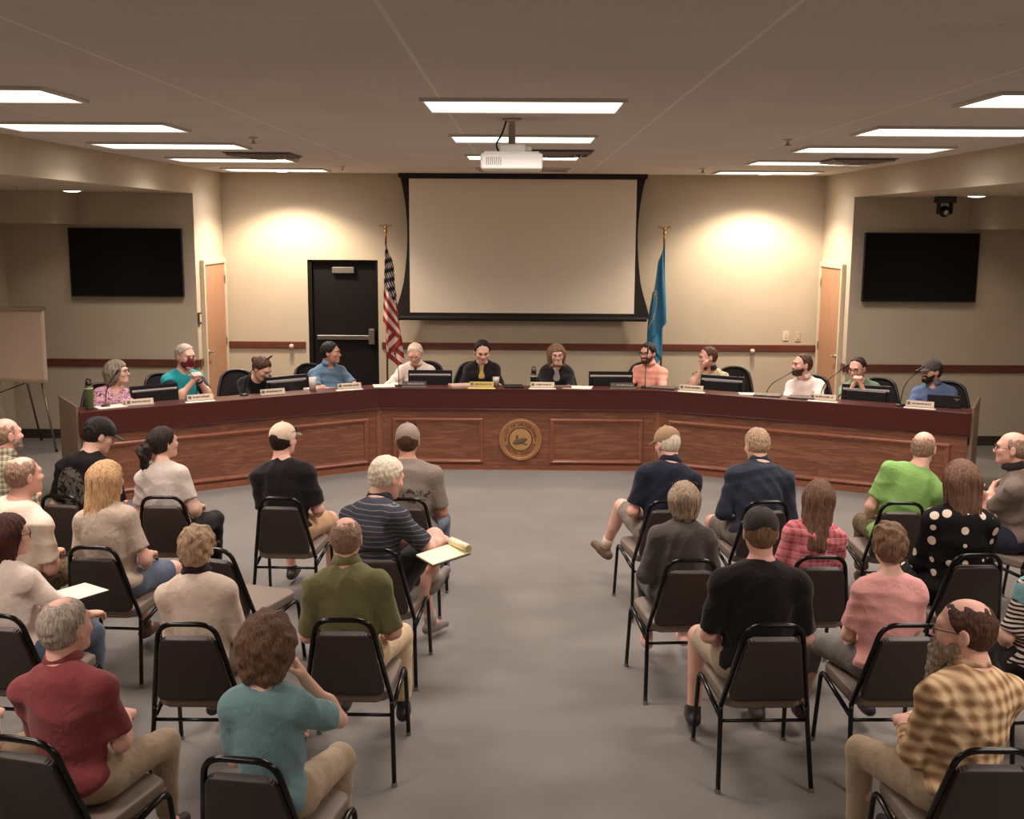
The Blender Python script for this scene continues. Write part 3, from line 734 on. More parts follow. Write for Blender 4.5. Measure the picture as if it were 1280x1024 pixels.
sheet(137, .17, .26, .18, .1, 'white paper before the person with the grey bob')
sheet(480, .17, .22, .2, .2, 'white paper under the pen hand of the white-haired man')
sheet(578, .2, .26, .2, .3, 'stack of beige papers left of the yellow name plate', L(190, 160, 140), th=.02)
sheet(722, .18, .3, .22, -.15, 'white paper at right of the person in the black cardigan')
sheet(934, .17, .16, .14, .4, 'small white note near the white-shirted man')
sheet(703, .17, .18, .12, .05, 'brown folder beside the cardigan wearer name plate', L(110, 84, 76), th=.012)
for (u, w, lb) in ((960, .26, 'grey tablet lying flat before the man in the white shirt'), (828, .28, 'dark folder before the salmon-shirted man'), (642, .2, 'black phone lying at right of the silver cup'), (1003, .26, 'dark folder lying in front of the white-shirted man hands')):
    p = on_desk(u, .2); bm = NB(); box(bm, -w/2, w/2, -.09, .09, 0, .016, .004)
    o = obj('tablet' if 'tablet' in lb else ('phone' if 'phone' in lb else 'folder'), bm, plain('slate_grey' if u != 642 else 'phone_black', L(92, 82, 78) if u != 642 else L(24, 22, 24), .35)); o.location = (p.x, p.y, .849); o.rotation_euler = (0, 0, seg_ang(p.x)+.08)
    tag(o, lb, o.name.split('.')[0])
# laptop at the right end
p = on_desk(1181, .24); t = empty('laptop', (p.x, p.y, .849), seg_ang(p.x)+.12); tag(t, 'black laptop with open lid at the right desk end', 'laptop')
bm = NB(); box(bm, -.15, .15, -.0, .2, 0, .016, .004); obj('laptop_base', bm, BLK, t)
bm = NB(); box(bm, -.15, .15, -.006, .006, 0, .115, .004, Matrix.Rotation(-.12, 4, 'X')); lid = obj('laptop_lid', bm, plain('laptop_lid', L(24, 23, 26), .3), t)
bm = NB(); prism(bm, [(-.03, 0), (.03, 0), (0, -.025)], -.001, .001, Matrix.Translation((.11, -.012, .09)) @ Matrix.Rotation(PI/2, 4, 'X')); obj('lid_emblem', bm, CHR, lid)
# ================================================================== figures: smooth surfaces from blended volumes
F32 = np.float32
def V3(*a): return np.array(a, float)
def unit(v):
    v = np.array(v, float); return v/(np.linalg.norm(v)+1e-9)
def R(a, b, r1, r2=None, k=.03, **kw): return dict(t='rc', a=np.array(a, float), b=np.array(b, float), r1=r1, r2=r1 if r2 is None else r2, k=k, **kw)
def E(c, rad, k=.03, M=None, **kw): return dict(t='el', c=np.array(c, float), rad=np.array(rad, float), k=k, M=np.eye(3) if M is None else M, **kw)
def PL(n, d, **kw): return dict(t='pl', n=np.array(n, float), d=d, **kw)       # keeps n.p < d
def bbox(p):
    if p['t'] == 'rc':
        r = max(p['r1'], p['r2']); return np.minimum(p['a'], p['b'])-r, np.maximum(p['a'], p['b'])+r
    ext = np.sqrt(((p['M']*p['rad'])**2).sum(1)); return p['c']-ext, p['c']+ext
def sdf_mesh(prims, h, post=None, pad=.0):
    adds = [p for p in prims if p['t'] != 'pl' and not p.get('sub')]
    bb = [bbox(p) for p in adds]
    lo = np.min([b[0] for b in bb], 0)-3*h-pad; hi = np.max([b[1] for b in bb], 0)+3*h+pad
    n = np.ceil((hi-lo)/h).astype(int)+1
    ax = [(lo[i]+h*np.arange(n[i])).astype(F32) for i in range(3)]
    F = np.full(n, 1.0, F32)
    for p in prims:
        if p['t'] == 'pl':
            X = ax[0][:, None, None]; Y = ax[1][None, :, None]; Z = ax[2][None, None, :]
            F = np.maximum(F, X*p['n'][0]+Y*p['n'][1]+Z*p['n'][2]-p['d']); continue
        b0, b1 = bbox(p); m = p['k']+3*h
        s = [slice(max(0, int((b0[i]-m-lo[i])/h)), min(n[i], int((b1[i]+m-lo[i])/h)+2)) for i in range(3)]
        if any(q.start >= q.stop for q in s): continue
        X = ax[0][s[0]][:, None, None]; Y = ax[1][s[1]][None, :, None]; Z = ax[2][s[2]][None, None, :]
        if p['t'] == 'rc':
            a, b = p['a'], p['b']; ab = b-a; L2 = float(ab@ab)+1e-9
            t0 = ((X-a[0])*ab[0]+(Y-a[1])*ab[1]+(Z-a[2])*ab[2])/L2; t = np.clip(t0, 0, 1)
            d = np.sqrt((X-a[0]-t*ab[0])**2+(Y-a[1]-t*ab[1])**2+(Z-a[2]-t*ab[2])**2)-(p['r1']+(p['r2']-p['r1'])*t)
            if p.get('cut'): d = np.maximum(d, (t0-1)*math.sqrt(L2))
        else:
            M, rad, c = p['M'], p['rad'], p['c']
            q = [((X-c[0])*M[0, i]+(Y-c[1])*M[1, i]+(Z-c[2])*M[2, i])/rad[i] for i in range(3)]
            k0 = np.sqrt(q[0]**2+q[1]**2+q[2]**2)+1e-6; k1 = np.sqrt((q[0]/rad[0])**2+(q[1]/rad[1])**2+(q[2]/rad[2])**2)+1e-6
            d = k0*(k0-1)/k1
        f = F[s[0], s[1], s[2]]; k = p['k']
        if p.get('sub'):
            d = -d; hh = np.maximum(k-np.abs(f-d), 0)/k; F[s[0], s[1], s[2]] = np.maximum(f, d)+hh*hh*k*.25
        else:
            hh = np.maximum(k-np.abs(f-d), 0)/k; F[s[0], s[1], s[2]] = np.minimum(f, d)-hh*hh*k*.25
    if post is not None: F = post(ax[0][:, None, None], ax[1][None, :, None], ax[2][None, None, :], F).astype(F32)
    F[0] = F[-1] = 1; F[:, 0] = F[:, -1] = 1; F[:, :, 0] = F[:, :, -1] = 1
    S = F < 0
    nx, ny, nz = F.shape
    cnt = np.zeros((nx-1, ny-1, nz-1), np.int8)
    C = [(i, j, k) for i in (0, 1) for j in (0, 1) for k in (0, 1)]
    for i, j, k in C: cnt += S[i:nx-1+i, j:ny-1+j, k:nz-1+k]
    act = (cnt > 0) & (cnt < 8)
    idx = np.argwhere(act)
    if len(idx) == 0: return np.zeros((0, 3)), np.zeros((0, 4), int)
    ids = np.full(act.shape, -1, np.int32); ids[act] = np.arange(len(idx))
    P = np.zeros((len(idx), 3)); cn = np.zeros(len(idx))
    vals = {c: F[idx[:, 0]+c[0], idx[:, 1]+c[1], idx[:, 2]+c[2]] for c in C}
    for a in C:
        for ax_ in range(3):
            if a[ax_]: continue
            b = list(a); b[ax_] = 1; b = tuple(b)
            fa, fb = vals[a], vals[b]; m = (fa < 0) != (fb < 0)
            t = np.where(m, fa/np.where(m, fa-fb, 1), 0)
            q = np.array(a, float)[None]+np.zeros((len(idx), 3)); q[:, ax_] += t
            P[m] += q[m]; cn[m] += 1
    V = (idx+P/cn[:, None])*h+lo
    Q = []
    for ax_ in range(3):
        s0 = [slice(1, None)]*3; s1 = [slice(1, None)]*3
        s0[ax_] = slice(0, -1); s1[ax_] = slice(1, None)
        A, B = S[tuple(s0)], S[tuple(s1)]
        for sgn in (0, 1):
            e = np.argwhere((A & ~B) if sgn == 0 else (~A & B))
            e[:, (ax_+1) % 3] += 1; e[:, (ax_+2) % 3] += 1
            ok = (e[:, 0] < nx-1) & (e[:, 1] < ny-1) & (e[:, 2] < nz-1); e = e[ok]
            u, w = (ax_+1) % 3, (ax_+2) % 3
            def cell(du, dw):
                c = e.copy(); c[:, u] -= du; c[:, w] -= dw; return ids[c[:, 0], c[:, 1], c[:, 2]]
            q = np.stack([cell(1, 1), cell(0, 1), cell(0, 0), cell(1, 0)], 1)
            Q.append(q if sgn == 0 else q[:, ::-1])
    Q = np.concatenate(Q); Q = Q[(Q >= 0).all(1)]
    return V, Q
def join(parts):
    Vs, Qs, o = [], [], 0
    for V, Q in parts:
        Vs.append(V); Qs.append(Q+o); o += len(V)
    return np.concatenate(Vs), np.concatenate(Qs)
def nmesh(name, V, Q, mats, parent=None, mi=None, smooth=True):
    me = bpy.data.meshes.new(name)
    me.vertices.add(len(V)); me.vertices.foreach_set('co', np.ascontiguousarray(V, F32).ravel())
    me.loops.add(len(Q)*4); me.loops.foreach_set('vertex_index', np.ascontiguousarray(Q, np.int32).ravel())
    me.polygons.add(len(Q)); me.polygons.foreach_set('loop_start', np.arange(0, len(Q)*4, 4, dtype=np.int32))
    if smooth: me.polygons.foreach_set('use_smooth', np.ones(len(Q), bool))
    o = link(name, me, mats, parent)
    if mi is not None: me.polygons.foreach_set('material_index', mi.astype(np.int32))
    me.update(calc_edges=True); return o
def folds(amp, seed, fz=1.0):
    rs = np.random.RandomState(seed)
    dirs = [unit(rs.normal(size=3)*V3(1, 1, 1.3)) for _ in range(6)]; ph = rs.uniform(0, 6.28, 6)
    def f(X, Y, Z):
        def w(i, fr): return X*(dirs[i][0]*fr)+Y*(dirs[i][1]*fr)+Z*(dirs[i][2]*fr)+ph[i]
        m = .5+.5*np.sin(w(0, 9)+1.3*np.sin(w(1, 7)))
        a = 1-np.abs(np.sin(w(2, 26*fz)+1.6*np.sin(w(3, 8))))*1.6
        b = 1-np.abs(np.sin(w(4, 34*fz)+1.6*np.sin(w(5, 10))))*1.6
        return -amp*(m*a+(1-m)*b*.8)
    return f
def ik(a, tgt, l1, l2, pole):
    a = np.array(a, float); t = np.array(tgt, float); d = t-a; D = np.linalg.norm(d); D2 = min(max(D, .08), (l1+l2)*.995); d = d/D
    t = a+d*D2
    x = (l1*l1-l2*l2+D2*D2)/(2*D2); hh = math.sqrt(max(l1*l1-x*x, 0))
    p = np.array(pole, float); p = p-d*(p@d); p = unit(p)
    return a+d*x+p*hh, t
def rotm(yaw, pitch, roll):
    return np.array(Matrix.Rotation(yaw, 3, 'Z') @ Matrix.Rotation(-pitch, 3, 'X') @ Matrix.Rotation(roll, 3, 'Y'))
def head_prims(fem=0, fat=0):
    j = .052-.005*fem+.008*fat
    return [E((0, -.012, .036), (.074, .096, .083)), E((0, .02, -.02), (.064, .074, .08)), E((0, .035, -.06), (j, .055, .052), k=.03),
            R((-.016, .076, -.088), (.016, .076, -.088), .018, k=.025), R((-.03, .078, .030), (.03, .078, .030), .016, k=.02),
            R((0, .088, .016), (0, .108, -.020), .008, .0135, k=.014), E((-.011, .098, -.022), (.009, .010, .008), k=.01), E((.011, .098, -.022), (.009, .010, .008), k=.01),
            E((-.042, .062, -.016), (.022, .026, .022), k=.02), E((.042, .062, -.016), (.022, .026, .022), k=.02),
            E((-.030, .098, .008), (.018, .014, .011), k=.014, sub=True), E((.030, .098, .008), (.018, .014, .011), k=.014, sub=True),
            R((-.018, .086, -.055), (.018, .086, -.055), .008, k=.012),
            E((-.079, -.006, -.002), (.010, .021, .034), k=.008), E((.079, -.006, -.002), (.010, .021, .034), k=.008),
            E((-.090, .002, .0), (.006, .011, .018), k=.006, sub=True), E((.090, .002, .0), (.006, .011, .018), k=.006, sub=True)]
def strands(style, amp, seed):
    rs = np.random.RandomState(seed); p = rs.uniform(0, 6.28, 8)
    def f(X, Y, Z):
        phi = np.arctan2(X, -(Y+.01)); rr = np.sqrt(X*X+(Y+.01)**2+(Z-.03)**2)
        if style == 'straight':
            return amp*(np.sin(phi*17+p[0]+1.2*np.sin(Z*18+p[1]))*.5+np.sin(phi*37+p[2]+1.5*np.sin(Z*30+p[3]))*.35+.3*np.sin(Z*35+phi*4+p[4]))
        if style == 'wavy':
            return amp*(np.sin(X*75+p[0]+2.2*np.sin(Z*45+p[1])+1.5*np.sin(Y*50+p[6]))*.6+np.sin(Z*80+p[2]+2*np.sin(X*60+p[3])+Y*40)*.45+np.sin(Y*90+p[4]+2*np.sin(Z*55+X*30))*.4)
        return amp*(np.sin(X*120+p[0]+2*np.sin(Z*80+p[1]))*np.sin(Y*110+p[2]+2*np.sin(X*70+Z*60))*.7+np.sin(Z*150+p[3]+2*np.sin(Y*90))*.3)
    return f
def amask(pts):
    """z limit as a function of y (head frame), hair stays above it"""
    ys = [p[0] for p in pts]; zs = [p[1] for p in pts]
    return lambda Y: np.interp(Y, ys, zs).astype(F32)
def hair(style, Rh, hc, seed):
    """returns mesh parts in person space; built in the head frame"""
    H = .0055; st = strands('short', .003, seed); P = []
    cr = lambda i: [E((0, -.012, .036), (.074+i, .096+i, .083+i)), E((0, -.018, .0), (.068+i, .084+i, .085+i), k=.03)]
    line = amask([(-.13, -.085), (-.06, -.07), (-.02, -.045), (.005, -.005), (.02, .012), (.035, .034), (.05, .06), (.065, .084), (.1, .10)])
    def m(X, Y, Z, F, ln=line, extra=None):
        F = F+st(X, Y, Z)+np.clip((ln(Y)+.016-Z)*.34, 0, 1)+(.006*np.exp(-((X-.012)/.006)**2)*(Z > .07)*(Y > -.05) if style in ('pulled', 'bun', 'short', 'ponytail') else 0)
        if extra is not None: F = F+np.clip(extra(X, Y, Z), 0, 1)
        return F
    if style == 'short': P.append(sdf_mesh(cr(.009), H, m))
    elif style == 'crew':
        st = strands('short', .0012, seed); P.append(sdf_mesh(cr(.0045), H, m))
    elif style == 'full':
        st = strands('wavy', .006, seed); P.append(sdf_mesh(cr(.017)+[E((0, .0, .09), (.07, .08, .045), k=.03)], H, m, .01))
    elif style == 'receding':
        ln = amask([(-.13, -.085), (-.06, -.07), (-.02, -.04), (.005, .0), (.02, .03), (.035, .075), (.05, .10), (.07, .13), (.1, .2)])
        P.append(sdf_mesh(cr(.006), H, lambda X, Y, Z, F: m(X, Y, Z, F, ln)))
    elif style in ('crown', 'crownbig'):      # thin on the crown
        rb = .086 if style == 'crown' else .108
        bald = lambda X, Y, Z: (rb-np.sqrt(X*X*1.5+(Y+.01 if style == 'crownbig' else Y+.025)**2*.8)+.004*np.sin(X*70+Y*50))*.13*(Z > .055)
        P.append(sdf_mesh(cr(.0065), H, lambda X, Y, Z, F: m(X, Y, Z, F, line, bald)))
    elif style == 'fringe':     # bald top, hair round the sides and back
        top = lambda X, Y, Z: (Z-.026-.004*np.sin(X*60))*.14
        ln = amask([(-.13, -.085), (-.06, -.07), (-.02, -.04), (.005, -.005), (.02, .012), (.03, .03), (.04, .2), (.1, .2)])
        P.append(sdf_mesh(cr(.0055), H, lambda X, Y, Z, F: m(X, Y, Z, F, ln, top)))
    elif style == 'curly':
        st = strands('wavy', .007, seed)
        ln = amask([(-.14, -.11), (-.06, -.10), (-.02, -.06), (.005, -.03), (.02, .0), (.04, .03), (.06, .055), (.11, .07)])
        P.append(sdf_mesh(cr(.022)+[E((0, -.05, .0), (.078, .07, .10), k=.03)], H, lambda X, Y, Z, F: m(X, Y, Z, F, ln), .01))
    elif style in ('bob', 'bobfull', 'long', 'longer', 'loose'):
        dn = {'bob': -.12, 'bobfull': -.125, 'long': -.25, 'longer': -.34, 'loose': -.22}[style]; w = .022 if style == 'bobfull' else .014
        st = strands('straight' if style != 'bobfull' else 'wavy', .0055, seed)
        bk = -.065-max(0, -.13-dn)*.36
        pr = cr(w)+[R((-.03, -.045, .0), (-.035, bk, dn+.04), .068+w*.5, .05, k=.05), R((.03, -.045, .0), (.035, bk, dn+.04), .068+w*.5, .05, k=.05),
                    R((-.068, .0, .03), (-.07, -.005, dn+.06), .026, .022, k=.03), R((.068, .0, .03), (.07, -.005, dn+.06), .026, .022, k=.03)]
        def cut(X, Y, Z, F):
            F = F+st(X, Y, Z)
            face = np.maximum(np.maximum(np.abs(X)*1.0-.058-.02*np.clip((.04-Z)*3, 0, 1), .012-Y), Z-.062)   # the open face
            F = np.maximum(F, -face)
            F = np.maximum(F, (dn+.012*np.sin(X*90+3)+.008*np.sin(Y*70)-Z))
            return np.maximum(F, (amask([(.0, -.5), (.035, -.5), (.06, .045), (.12, .075)])(Y)-Z)*.6)
        P.append(sdf_mesh(pr, H, cut, .01))
    elif style == 'ponytail':
        st = strands('straight', .004, seed)
        P.append(sdf_mesh(cr(.012)+[E((0, -.10, .02), (.045, .04, .045), k=.03)], H, m, .01))
        st2 = strands('wavy', .008, seed+1)
        P.append(sdf_mesh([R((0, -.115, .02), (-.01, -.155, -.05), .034, .05, k=.03), R((-.01, -.155, -.05), (-.02, -.15, -.15), .05, .026, k=.03), R((-.02, -.15, -.15), (-.01, -.13, -.20), .026, .006, k=.02)], H, lambda X, Y, Z, F: F+st2(X, Y, Z), .012))
    elif style == 'bun':
        st = strands('straight', .003, seed)
        P.append(sdf_mesh(cr(.011)+[E((.0, -.12, .02), (.04, .04, .04), k=.02)], H, m, .01))
    elif style == 'pulled':
        st = strands('straight', .003, seed)
        ln = amask([(-.13, -.10), (-.06, -.09), (-.02, -.07), (.005, -.03), (.015, .0), (.03, .045), (.045, .092), (.06, .11), (.11, .14)])
        P.append(sdf_mesh(cr(.009)+[R((0, -.08, -.02), (0, -.085, -.12), .04, .03, k=.03)], H, lambda X, Y, Z, F: m(X, Y, Z, F, ln), .01))
    V, Q = join(P); return V@Rh.T+hc, Q
def beard_mesh(style, Rh, hc, seed):
    st = strands('short', .003 if style != 'long' else .006, seed)
    i = .006 if style != 'long' else .010
    pr = [E((0, .035, -.06), (.054+i, .056+i, .052+i)), E((0, .022, -.028), (.066+i*.5, .072+i*.6, .06), k=.02), R((-.016, .078, -.088), (.016, .078, -.088), .018+i, k=.02)]
    if style == 'long': pr += [R((0, .085, -.09), (.0, .115, -.20), .042, .022, k=.03)]
    def f(X, Y, Z, F):
        F = F+st(X, Y, Z)
        F = F+np.clip((Z+(.040 if style != 'long' else .052)-.5*np.clip(-(Y-.05), 0, .06))*.3, 0, 1)
        F = np.maximum(F, (-.005-Y)*.8)
        mouth = np.maximum(np.abs(X)-.017, np.abs(Z+.056)-.007)
        return np.maximum(F, -mouth)
    pr2 = [R((-.022, .092, -.046), (.022, .092, -.046), .007, k=.01)] if True else []
    V, Q = join([sdf_mesh(pr, .005, f, .005), sdf_mesh(pr2, .004)])
    return V@Rh.T+hc, Q
def cap_mesh(Rh, hc, back=False, adj=True):
    d = -1 if back else 1
    pr = [E((0, -.004, .040), (.087, .110, .092))]
    post = lambda X, Y, Z, F: np.maximum(F, (.016+.12*Y*d-Z))
    if adj:
        pr2 = pr+[E((0, -.125*d, .036), (.034, .05, .021), k=.006, sub=True), E((0, -.0, .133), (.009, .009, .006), k=.004)]
    else: pr2 = pr+[E((0, -.0, .133), (.009, .009, .006), k=.004)]
    seam = lambda X, Y, Z: .0012*np.exp(-((X/.004)**2))+.0012*np.exp(-(((X*.5+Y*.866)/.004)**2))+.0012*np.exp(-(((X*.5-Y*.866)/.004)**2))
    dome = sdf_mesh(pr2, .0045, lambda X, Y, Z, F: post(X, Y, Z, F-seam(X, Y, Z)))
    def brim(X, Y, Z, F):
        zc = .045-3.6*X*X-.22*np.clip(Y*d-.09, 0, 1); q = np.sqrt((X/.074)**2+((Y*d-.105)/.075)**2)
        return np.maximum((q-1)*.06, np.abs(Z-zc)-.0035)
    br = sdf_mesh([E((0, .11*d, .03), (.09, .09, .04))], .0035, brim)
    out = [(dome[0]@Rh.T+hc, dome[1]), (br[0]@Rh.T+hc, br[1])]
    if adj:
        n = 16; V = []; Q = []
        for i in range(n):
            a = -1+2*i/(n-1); x = .05*a; y = -d*.005-d*math.sqrt(max(0, 1-(x/.088)**2-((.006-.04)/.093)**2))*.112
            for (dy, dz) in ((0, .0), (-d*.003, .0), (-d*.003, .013), (0, .013)): V.append((x, y+dy, .002+dz))
        for i in range(n-1):
            for k in range(4): Q.append((i*4+k, i*4+(k+1) % 4, i*4+4+(k+1) % 4, i*4+4+k))
        out.append((np.array(V)@Rh.T+hc, np.array(Q)))
    else: out.append(None)
    return out
def hand_prims(Wp, D, Nn, sgn, curl, spread=.0):
    D = unit(D); Nn = np.array(Nn, float); Nn = unit(Nn-D*(Nn@D)); T = unit(sgn*np.cross(D, Nn))
    pr = [R(Wp-D*.02, Wp+D*.03, .026, .024, k=.02), E(Wp+D*.055, (.043, .038, .014), k=.014, M=np.stack([D, T, Nn], 1))]
    Ls = (.070, .078, .073, .056); offs_ = (.030, .010, -.011, -.029)
    for i in range(4):
        base = Wp+D*(.090-.004*abs(i-1.2))+T*offs_[i]
        pr.append(R(Wp+D*.03+T*offs_[i]*.6, base, .012, .0105, k=.012))
        a = 0; p = base; d0 = unit(D+T*spread*(1.5-i)*.25)
        c = curl*(1+.08*(i-1.5))
        for seg, (fr, bend) in enumerate(((.45, 1.15), (.31, 1.45), (.24, .9))):
            a += c*bend; dd = d0*math.cos(a)+Nn*math.sin(a); q = p+dd*Ls[i]*fr
            r = (.0095, .0086, .0078)[seg]*(.9 if i == 3 else 1); pr.append(R(p, q, r, r*.93, k=.005)); p = q
    b0 = Wp+D*.022+T*.022; b1 = b0+unit(D*.55+T*.75+Nn*.35)*.045; b2 = b1+unit(D*.85+T*.25+Nn*(.2+.7*curl))*.032; b3 = b2+unit(D*.85+T*(.05-.3*curl)+Nn*(.2+.8*curl))*.026
    pr += [R(Wp+D*.01+T*.01, b1, .018, .0125, k=.015), R(b1, b2, .0115, .0105, k=.006), R(b2, b3, .0105, .009, k=.005)]
    return pr
ARMS = dict(lap=((.07, .27, .70), (.5, -.6, -.6), (-.55, 1, -.1), (-.1, -.2, -1), .5), knee=((.15, .40, .65), (.4, -.5, -.7), (-.1, 1, -.15), (0, -.1, -1), .35),
            thigh=((.13, .22, .66), (.5, -.7, -.5), (-.3, 1, -.2), (0, -.2, -1), .35), cross=((-.12, .20, .83), (.9, .1, -.8), (-1, .1, .1), (-.1, -1, -.2), .5),
            desk=((.12, .40, .80), (.6, -.5, -.6), (-.5, 1, 0), (-.1, 0, -1), .45), clasp=((.035, .42, .79), (.9, -.4, -.6), (-.75, .8, .05), (-1, .0, -.3), .85),
            chin=((.035, .26, 1.04), (.4, .6, -1), (-.5, .15, .9), (-1, -.1, .1), .95), hang=((.27, .06, .58), (.3, -1, 0), (0, .2, -1), (-1, 0, 0), .4))
def person(name, label, pos, rz=0.0, s=1.0, chair_z=.45, **P):
    """a seated person facing local +Y; every volume is in the person's own frame"""
    g = P.get('g', 1.0); sw = P.get('sw', 1.0); fem = P.get('fem', 0); seed = P.get('seed', 1)
    lf = P.get('lean', .0); ls = P.get('side', 0.0); tw = P.get('twist', 0.0); hp = P.get('slouch', .03)
    z0 = chair_z-.45*s
    t = empty(name, (pos[0], pos[1], z0), rz, s); tag(t, label, 'person')
    if P.get('group'): t['group'] = P['group']
    P0 = V3(0, 0, .55); top = unit(V3(math.sin(ls), math.sin(lf)*math.cos(ls), math.cos(lf)*math.cos(ls)))
    C7 = P0+top*.475; midp = P0+V3(top[0]*.16, top[1]*.16-hp-lf*.08, .25)
    def B(u): return P0*(1-u)**2+2*u*(1-u)*midp+u*u*C7
    def fr(u, w=1.0):
        up = unit(2*(1-u)*(midp-P0)+2*u*(C7-midp)); r0 = V3(math.cos(tw*w), math.sin(tw*w), 0); r = unit(r0-up*(r0@up)); return np.stack([r, np.cross(up, r), up], 1)
    FT = fr(.95); rt, fw, up = FT[:, 0], FT[:, 1], FT[:, 2]
    hs = P.get('hs', 1.0)
    N1 = C7+up*.052+V3(0, 0, .04)+fw*.022
    Rh = rotm(P.get('yaw', 0.0), P.get('pitch', 0.0), P.get('roll', 0.0))
    hc = N1+Rh@V3(0, .022, .078)*hs
    SH = {q: C7-up*.085+rt*q*(.163-.018*fem)*sw-fw*.005 for q in (-1, 1)}
    arms = {}
    for q in (-1, 1):
        a = P.get('armR' if q > 0 else 'armL', P.get('arms', 'lap'))
        if isinstance(a, str): tg, pole, D, Nn, cu = ARMS[a]
        else: tg, pole, D, Nn, cu = a if len(a) == 5 else (a[0], a[1], ARMS['desk'][2], ARMS['desk'][3], .5)
        if isinstance(a, str) or P.get('mirror', True):
            m = V3(q, 1, 1); tg, pole, D, Nn = m*tg, m*pole, m*D, m*Nn
        if isinstance(a, str) and a == 'cross': tg = tg+V3(0, .03*(q > 0), .03*(q > 0))
        el, wr = ik(SH[q], tg, .285, .25, pole); arms[q] = (SH[q], el, wr, unit(unit(wr-el)*.8+unit(D)), np.array(Nn, float), cu)
    legs = {}
    for q in (-1, 1):
        f = P.get('footR' if q > 0 else 'footL', (.13, .47, .09)); m = V3(q, 1, 1) if P.get('legmirror', True) else V3(1, 1, 1)
        hip = V3(q*.092, .02, .535); pole = V3(q*.15, .8, 1) if not P.get('kneepole') else V3(*P['kneepole'])
        kn, an = ik(hip, m*np.array(f, float), .44, .41, pole); legs[q] = (hip, kn, an)
    tdir = P.get('toe', 0.0)
    # ---- torso volumes, reused for skin and clothes
    def torso(i, low=0):
        b = P.get('belly', 0)
        pr = [E(P0+V3(0, -.012, .0), (.165*g+i, .125*g+i, .11+i)), E(B(.35)+fr(.35)[:, 1]*.005, (.135*g+.012*b+i, .104*g+.01*b+i, .14), M=fr(.35), k=.06),
              E(B(.62), (.140*(.5*g+.5*sw)+i, .106*g+i, .15), M=fr(.62), k=.06), E(B(.86)-fw*.006, (.138*sw+i, .096*(.6+.4*g)+i, .10+i*.5), M=FT, k=.05),
              R(SH[-1], SH[1], .048+i, k=.05), R(C7+up*.018, SH[-1]+up*.018, .036+i*.6, .030+i, k=.05), R(C7+up*.018, SH[1]+up*.018, .036+i*.6, .030+i, k=.05)]
        if b: pr.append(E(B(.3)+fr(.3)[:, 1]*.05*b, (.15*g+i, .12+.03*b+i, .13), k=.06))
        if fem:
            for q in (-1, 1): pr.append(E(B(.70)+fw*(.082)+rt*q*.068, (.058+i, .052+i, .058+i), k=.04, M=FT))
        return pr
    nr = .054-.007*fem+.006*P.get('fat', 0)
    neck = [R(C7-up*.02, N1+Rh@V3(0, 0, .03), nr*1.1, nr*.98, k=.04)]
    hb = P.get('h', .010)
    body = torso(0)+neck
    for q in (-1, 1):
        S, el, wr = arms[q][:3]; ag = P.get('ag', 1.0)*(1-.1*fem)
        body += [R(S, el, .047*ag, .038*ag, k=.03), R(el, wr, .040*ag, .0265, k=.02), E(el+(wr-el)*.25, (.043*ag, .043*ag, .07), k=.03, M=fr(.5))]
        hip, kn, an = legs[q]
        body += [R(hip, kn, .088*g, .056, k=.05), R(kn, an, .053, .036, k=.03), R(kn+(an-kn)*.15, kn+(an-kn)*.5+V3(0, -.018, 0), .048, .040, k=.03), R(an, an+V3(0, .06, -.04), .034, .03, k=.02)]
    parts = [sdf_mesh(body, hb)]
    # head in its own frame
    Ri = Rh.T
    def tolocal(p): return Ri@(p-hc)/hs
    nk = [R(tolocal(C7+up*.03), tolocal(N1)+V3(0, 0, .03), nr*1.06, nr*.98, k=.04)]
    hp_ = head_prims(fem, P.get('fat', 0))
    HV, HQ = sdf_mesh(hp_[:1]+nk+hp_[1:], P.get('hh', .0055))
    parts.append((HV*hs@Rh.T+hc, HQ))
    for q in (-1, 1):
        S, el, wr, D, Nn, cu = arms[q]
        parts.append(sdf_mesh(hand_prims(wr, D, Nn, q, cu), P.get('hhand', .005)))
    V, Q = join(parts)
    skin = P.get('skin', 'light')
    SK = {'light': ('skin_light', L(226, 182, 160)), 'pink': ('skin_pink', L(230, 178, 158)), 'tan': ('skin_tan', L(198, 150, 126))}[skin]
    body_o = nmesh('body', V, Q, skinmat(SK[0], SK[1]), t)
    # ---- upper clothes
    def torso_garment(nm, mat, infl, sleeve, hem=.40, neckr=.072, vneck=0, openf=0, sl_r=.012, amp=.004, hh=.009, cutoff=None):
        pr = torso(infl)
        hemn = unit(V3(0, .25, -1)); pr = pr[:]
        pr.append(PL(hemn, float(hemn@(P0+V3(0, 0, -.10)))))
        for q in (-1, 1):
            S, el, wr = arms[q][:3]
            Si = S
            if sleeve <= 0: continue
            if sleeve <= 1:
                e = S+(el-S)*sleeve; pr.append(R(Si, e, .052+sl_r, (.052 if sleeve < .9 else .045)+sl_r, k=.045, cut=True))
            else:
                e = el+(wr-el)*(sleeve-1); pr += [R(Si, el, .052+sl_r, .044+sl_r*.9, k=.045), R(el, e, .044+sl_r, .031+sl_r*.7, k=.03, cut=True)]
        nb = C7+up*.004
        pr.append(R(nb+up*.012+fw*.012, N1+up*.12+fw*.03, neckr, neckr*1.0, k=.012, sub=True))
        if vneck: pr.append(R(nb+fw*.09+up*.02, C7-up*vneck+fw*.16, .05, .012, k=.01, sub=True))
        if openf:
            a0 = C7+fw*.12+up*.02; a1 = B(.45)+fr(.45)[:, 1]*.20; pr.append(R(a0, a1, .055, openf, k=.012, sub=True)); pr.append(R(a1, B(.05)+V3(0, .22, 0), openf, openf*1.4, k=.012, sub=True))
        fd = folds(amp, seed)
        V_, Q_ = sdf_mesh(pr, hh, lambda X, Y, Z, F: F+fd(X, Y, Z), .01)
        return nmesh(nm, V_, Q_, mat, t)
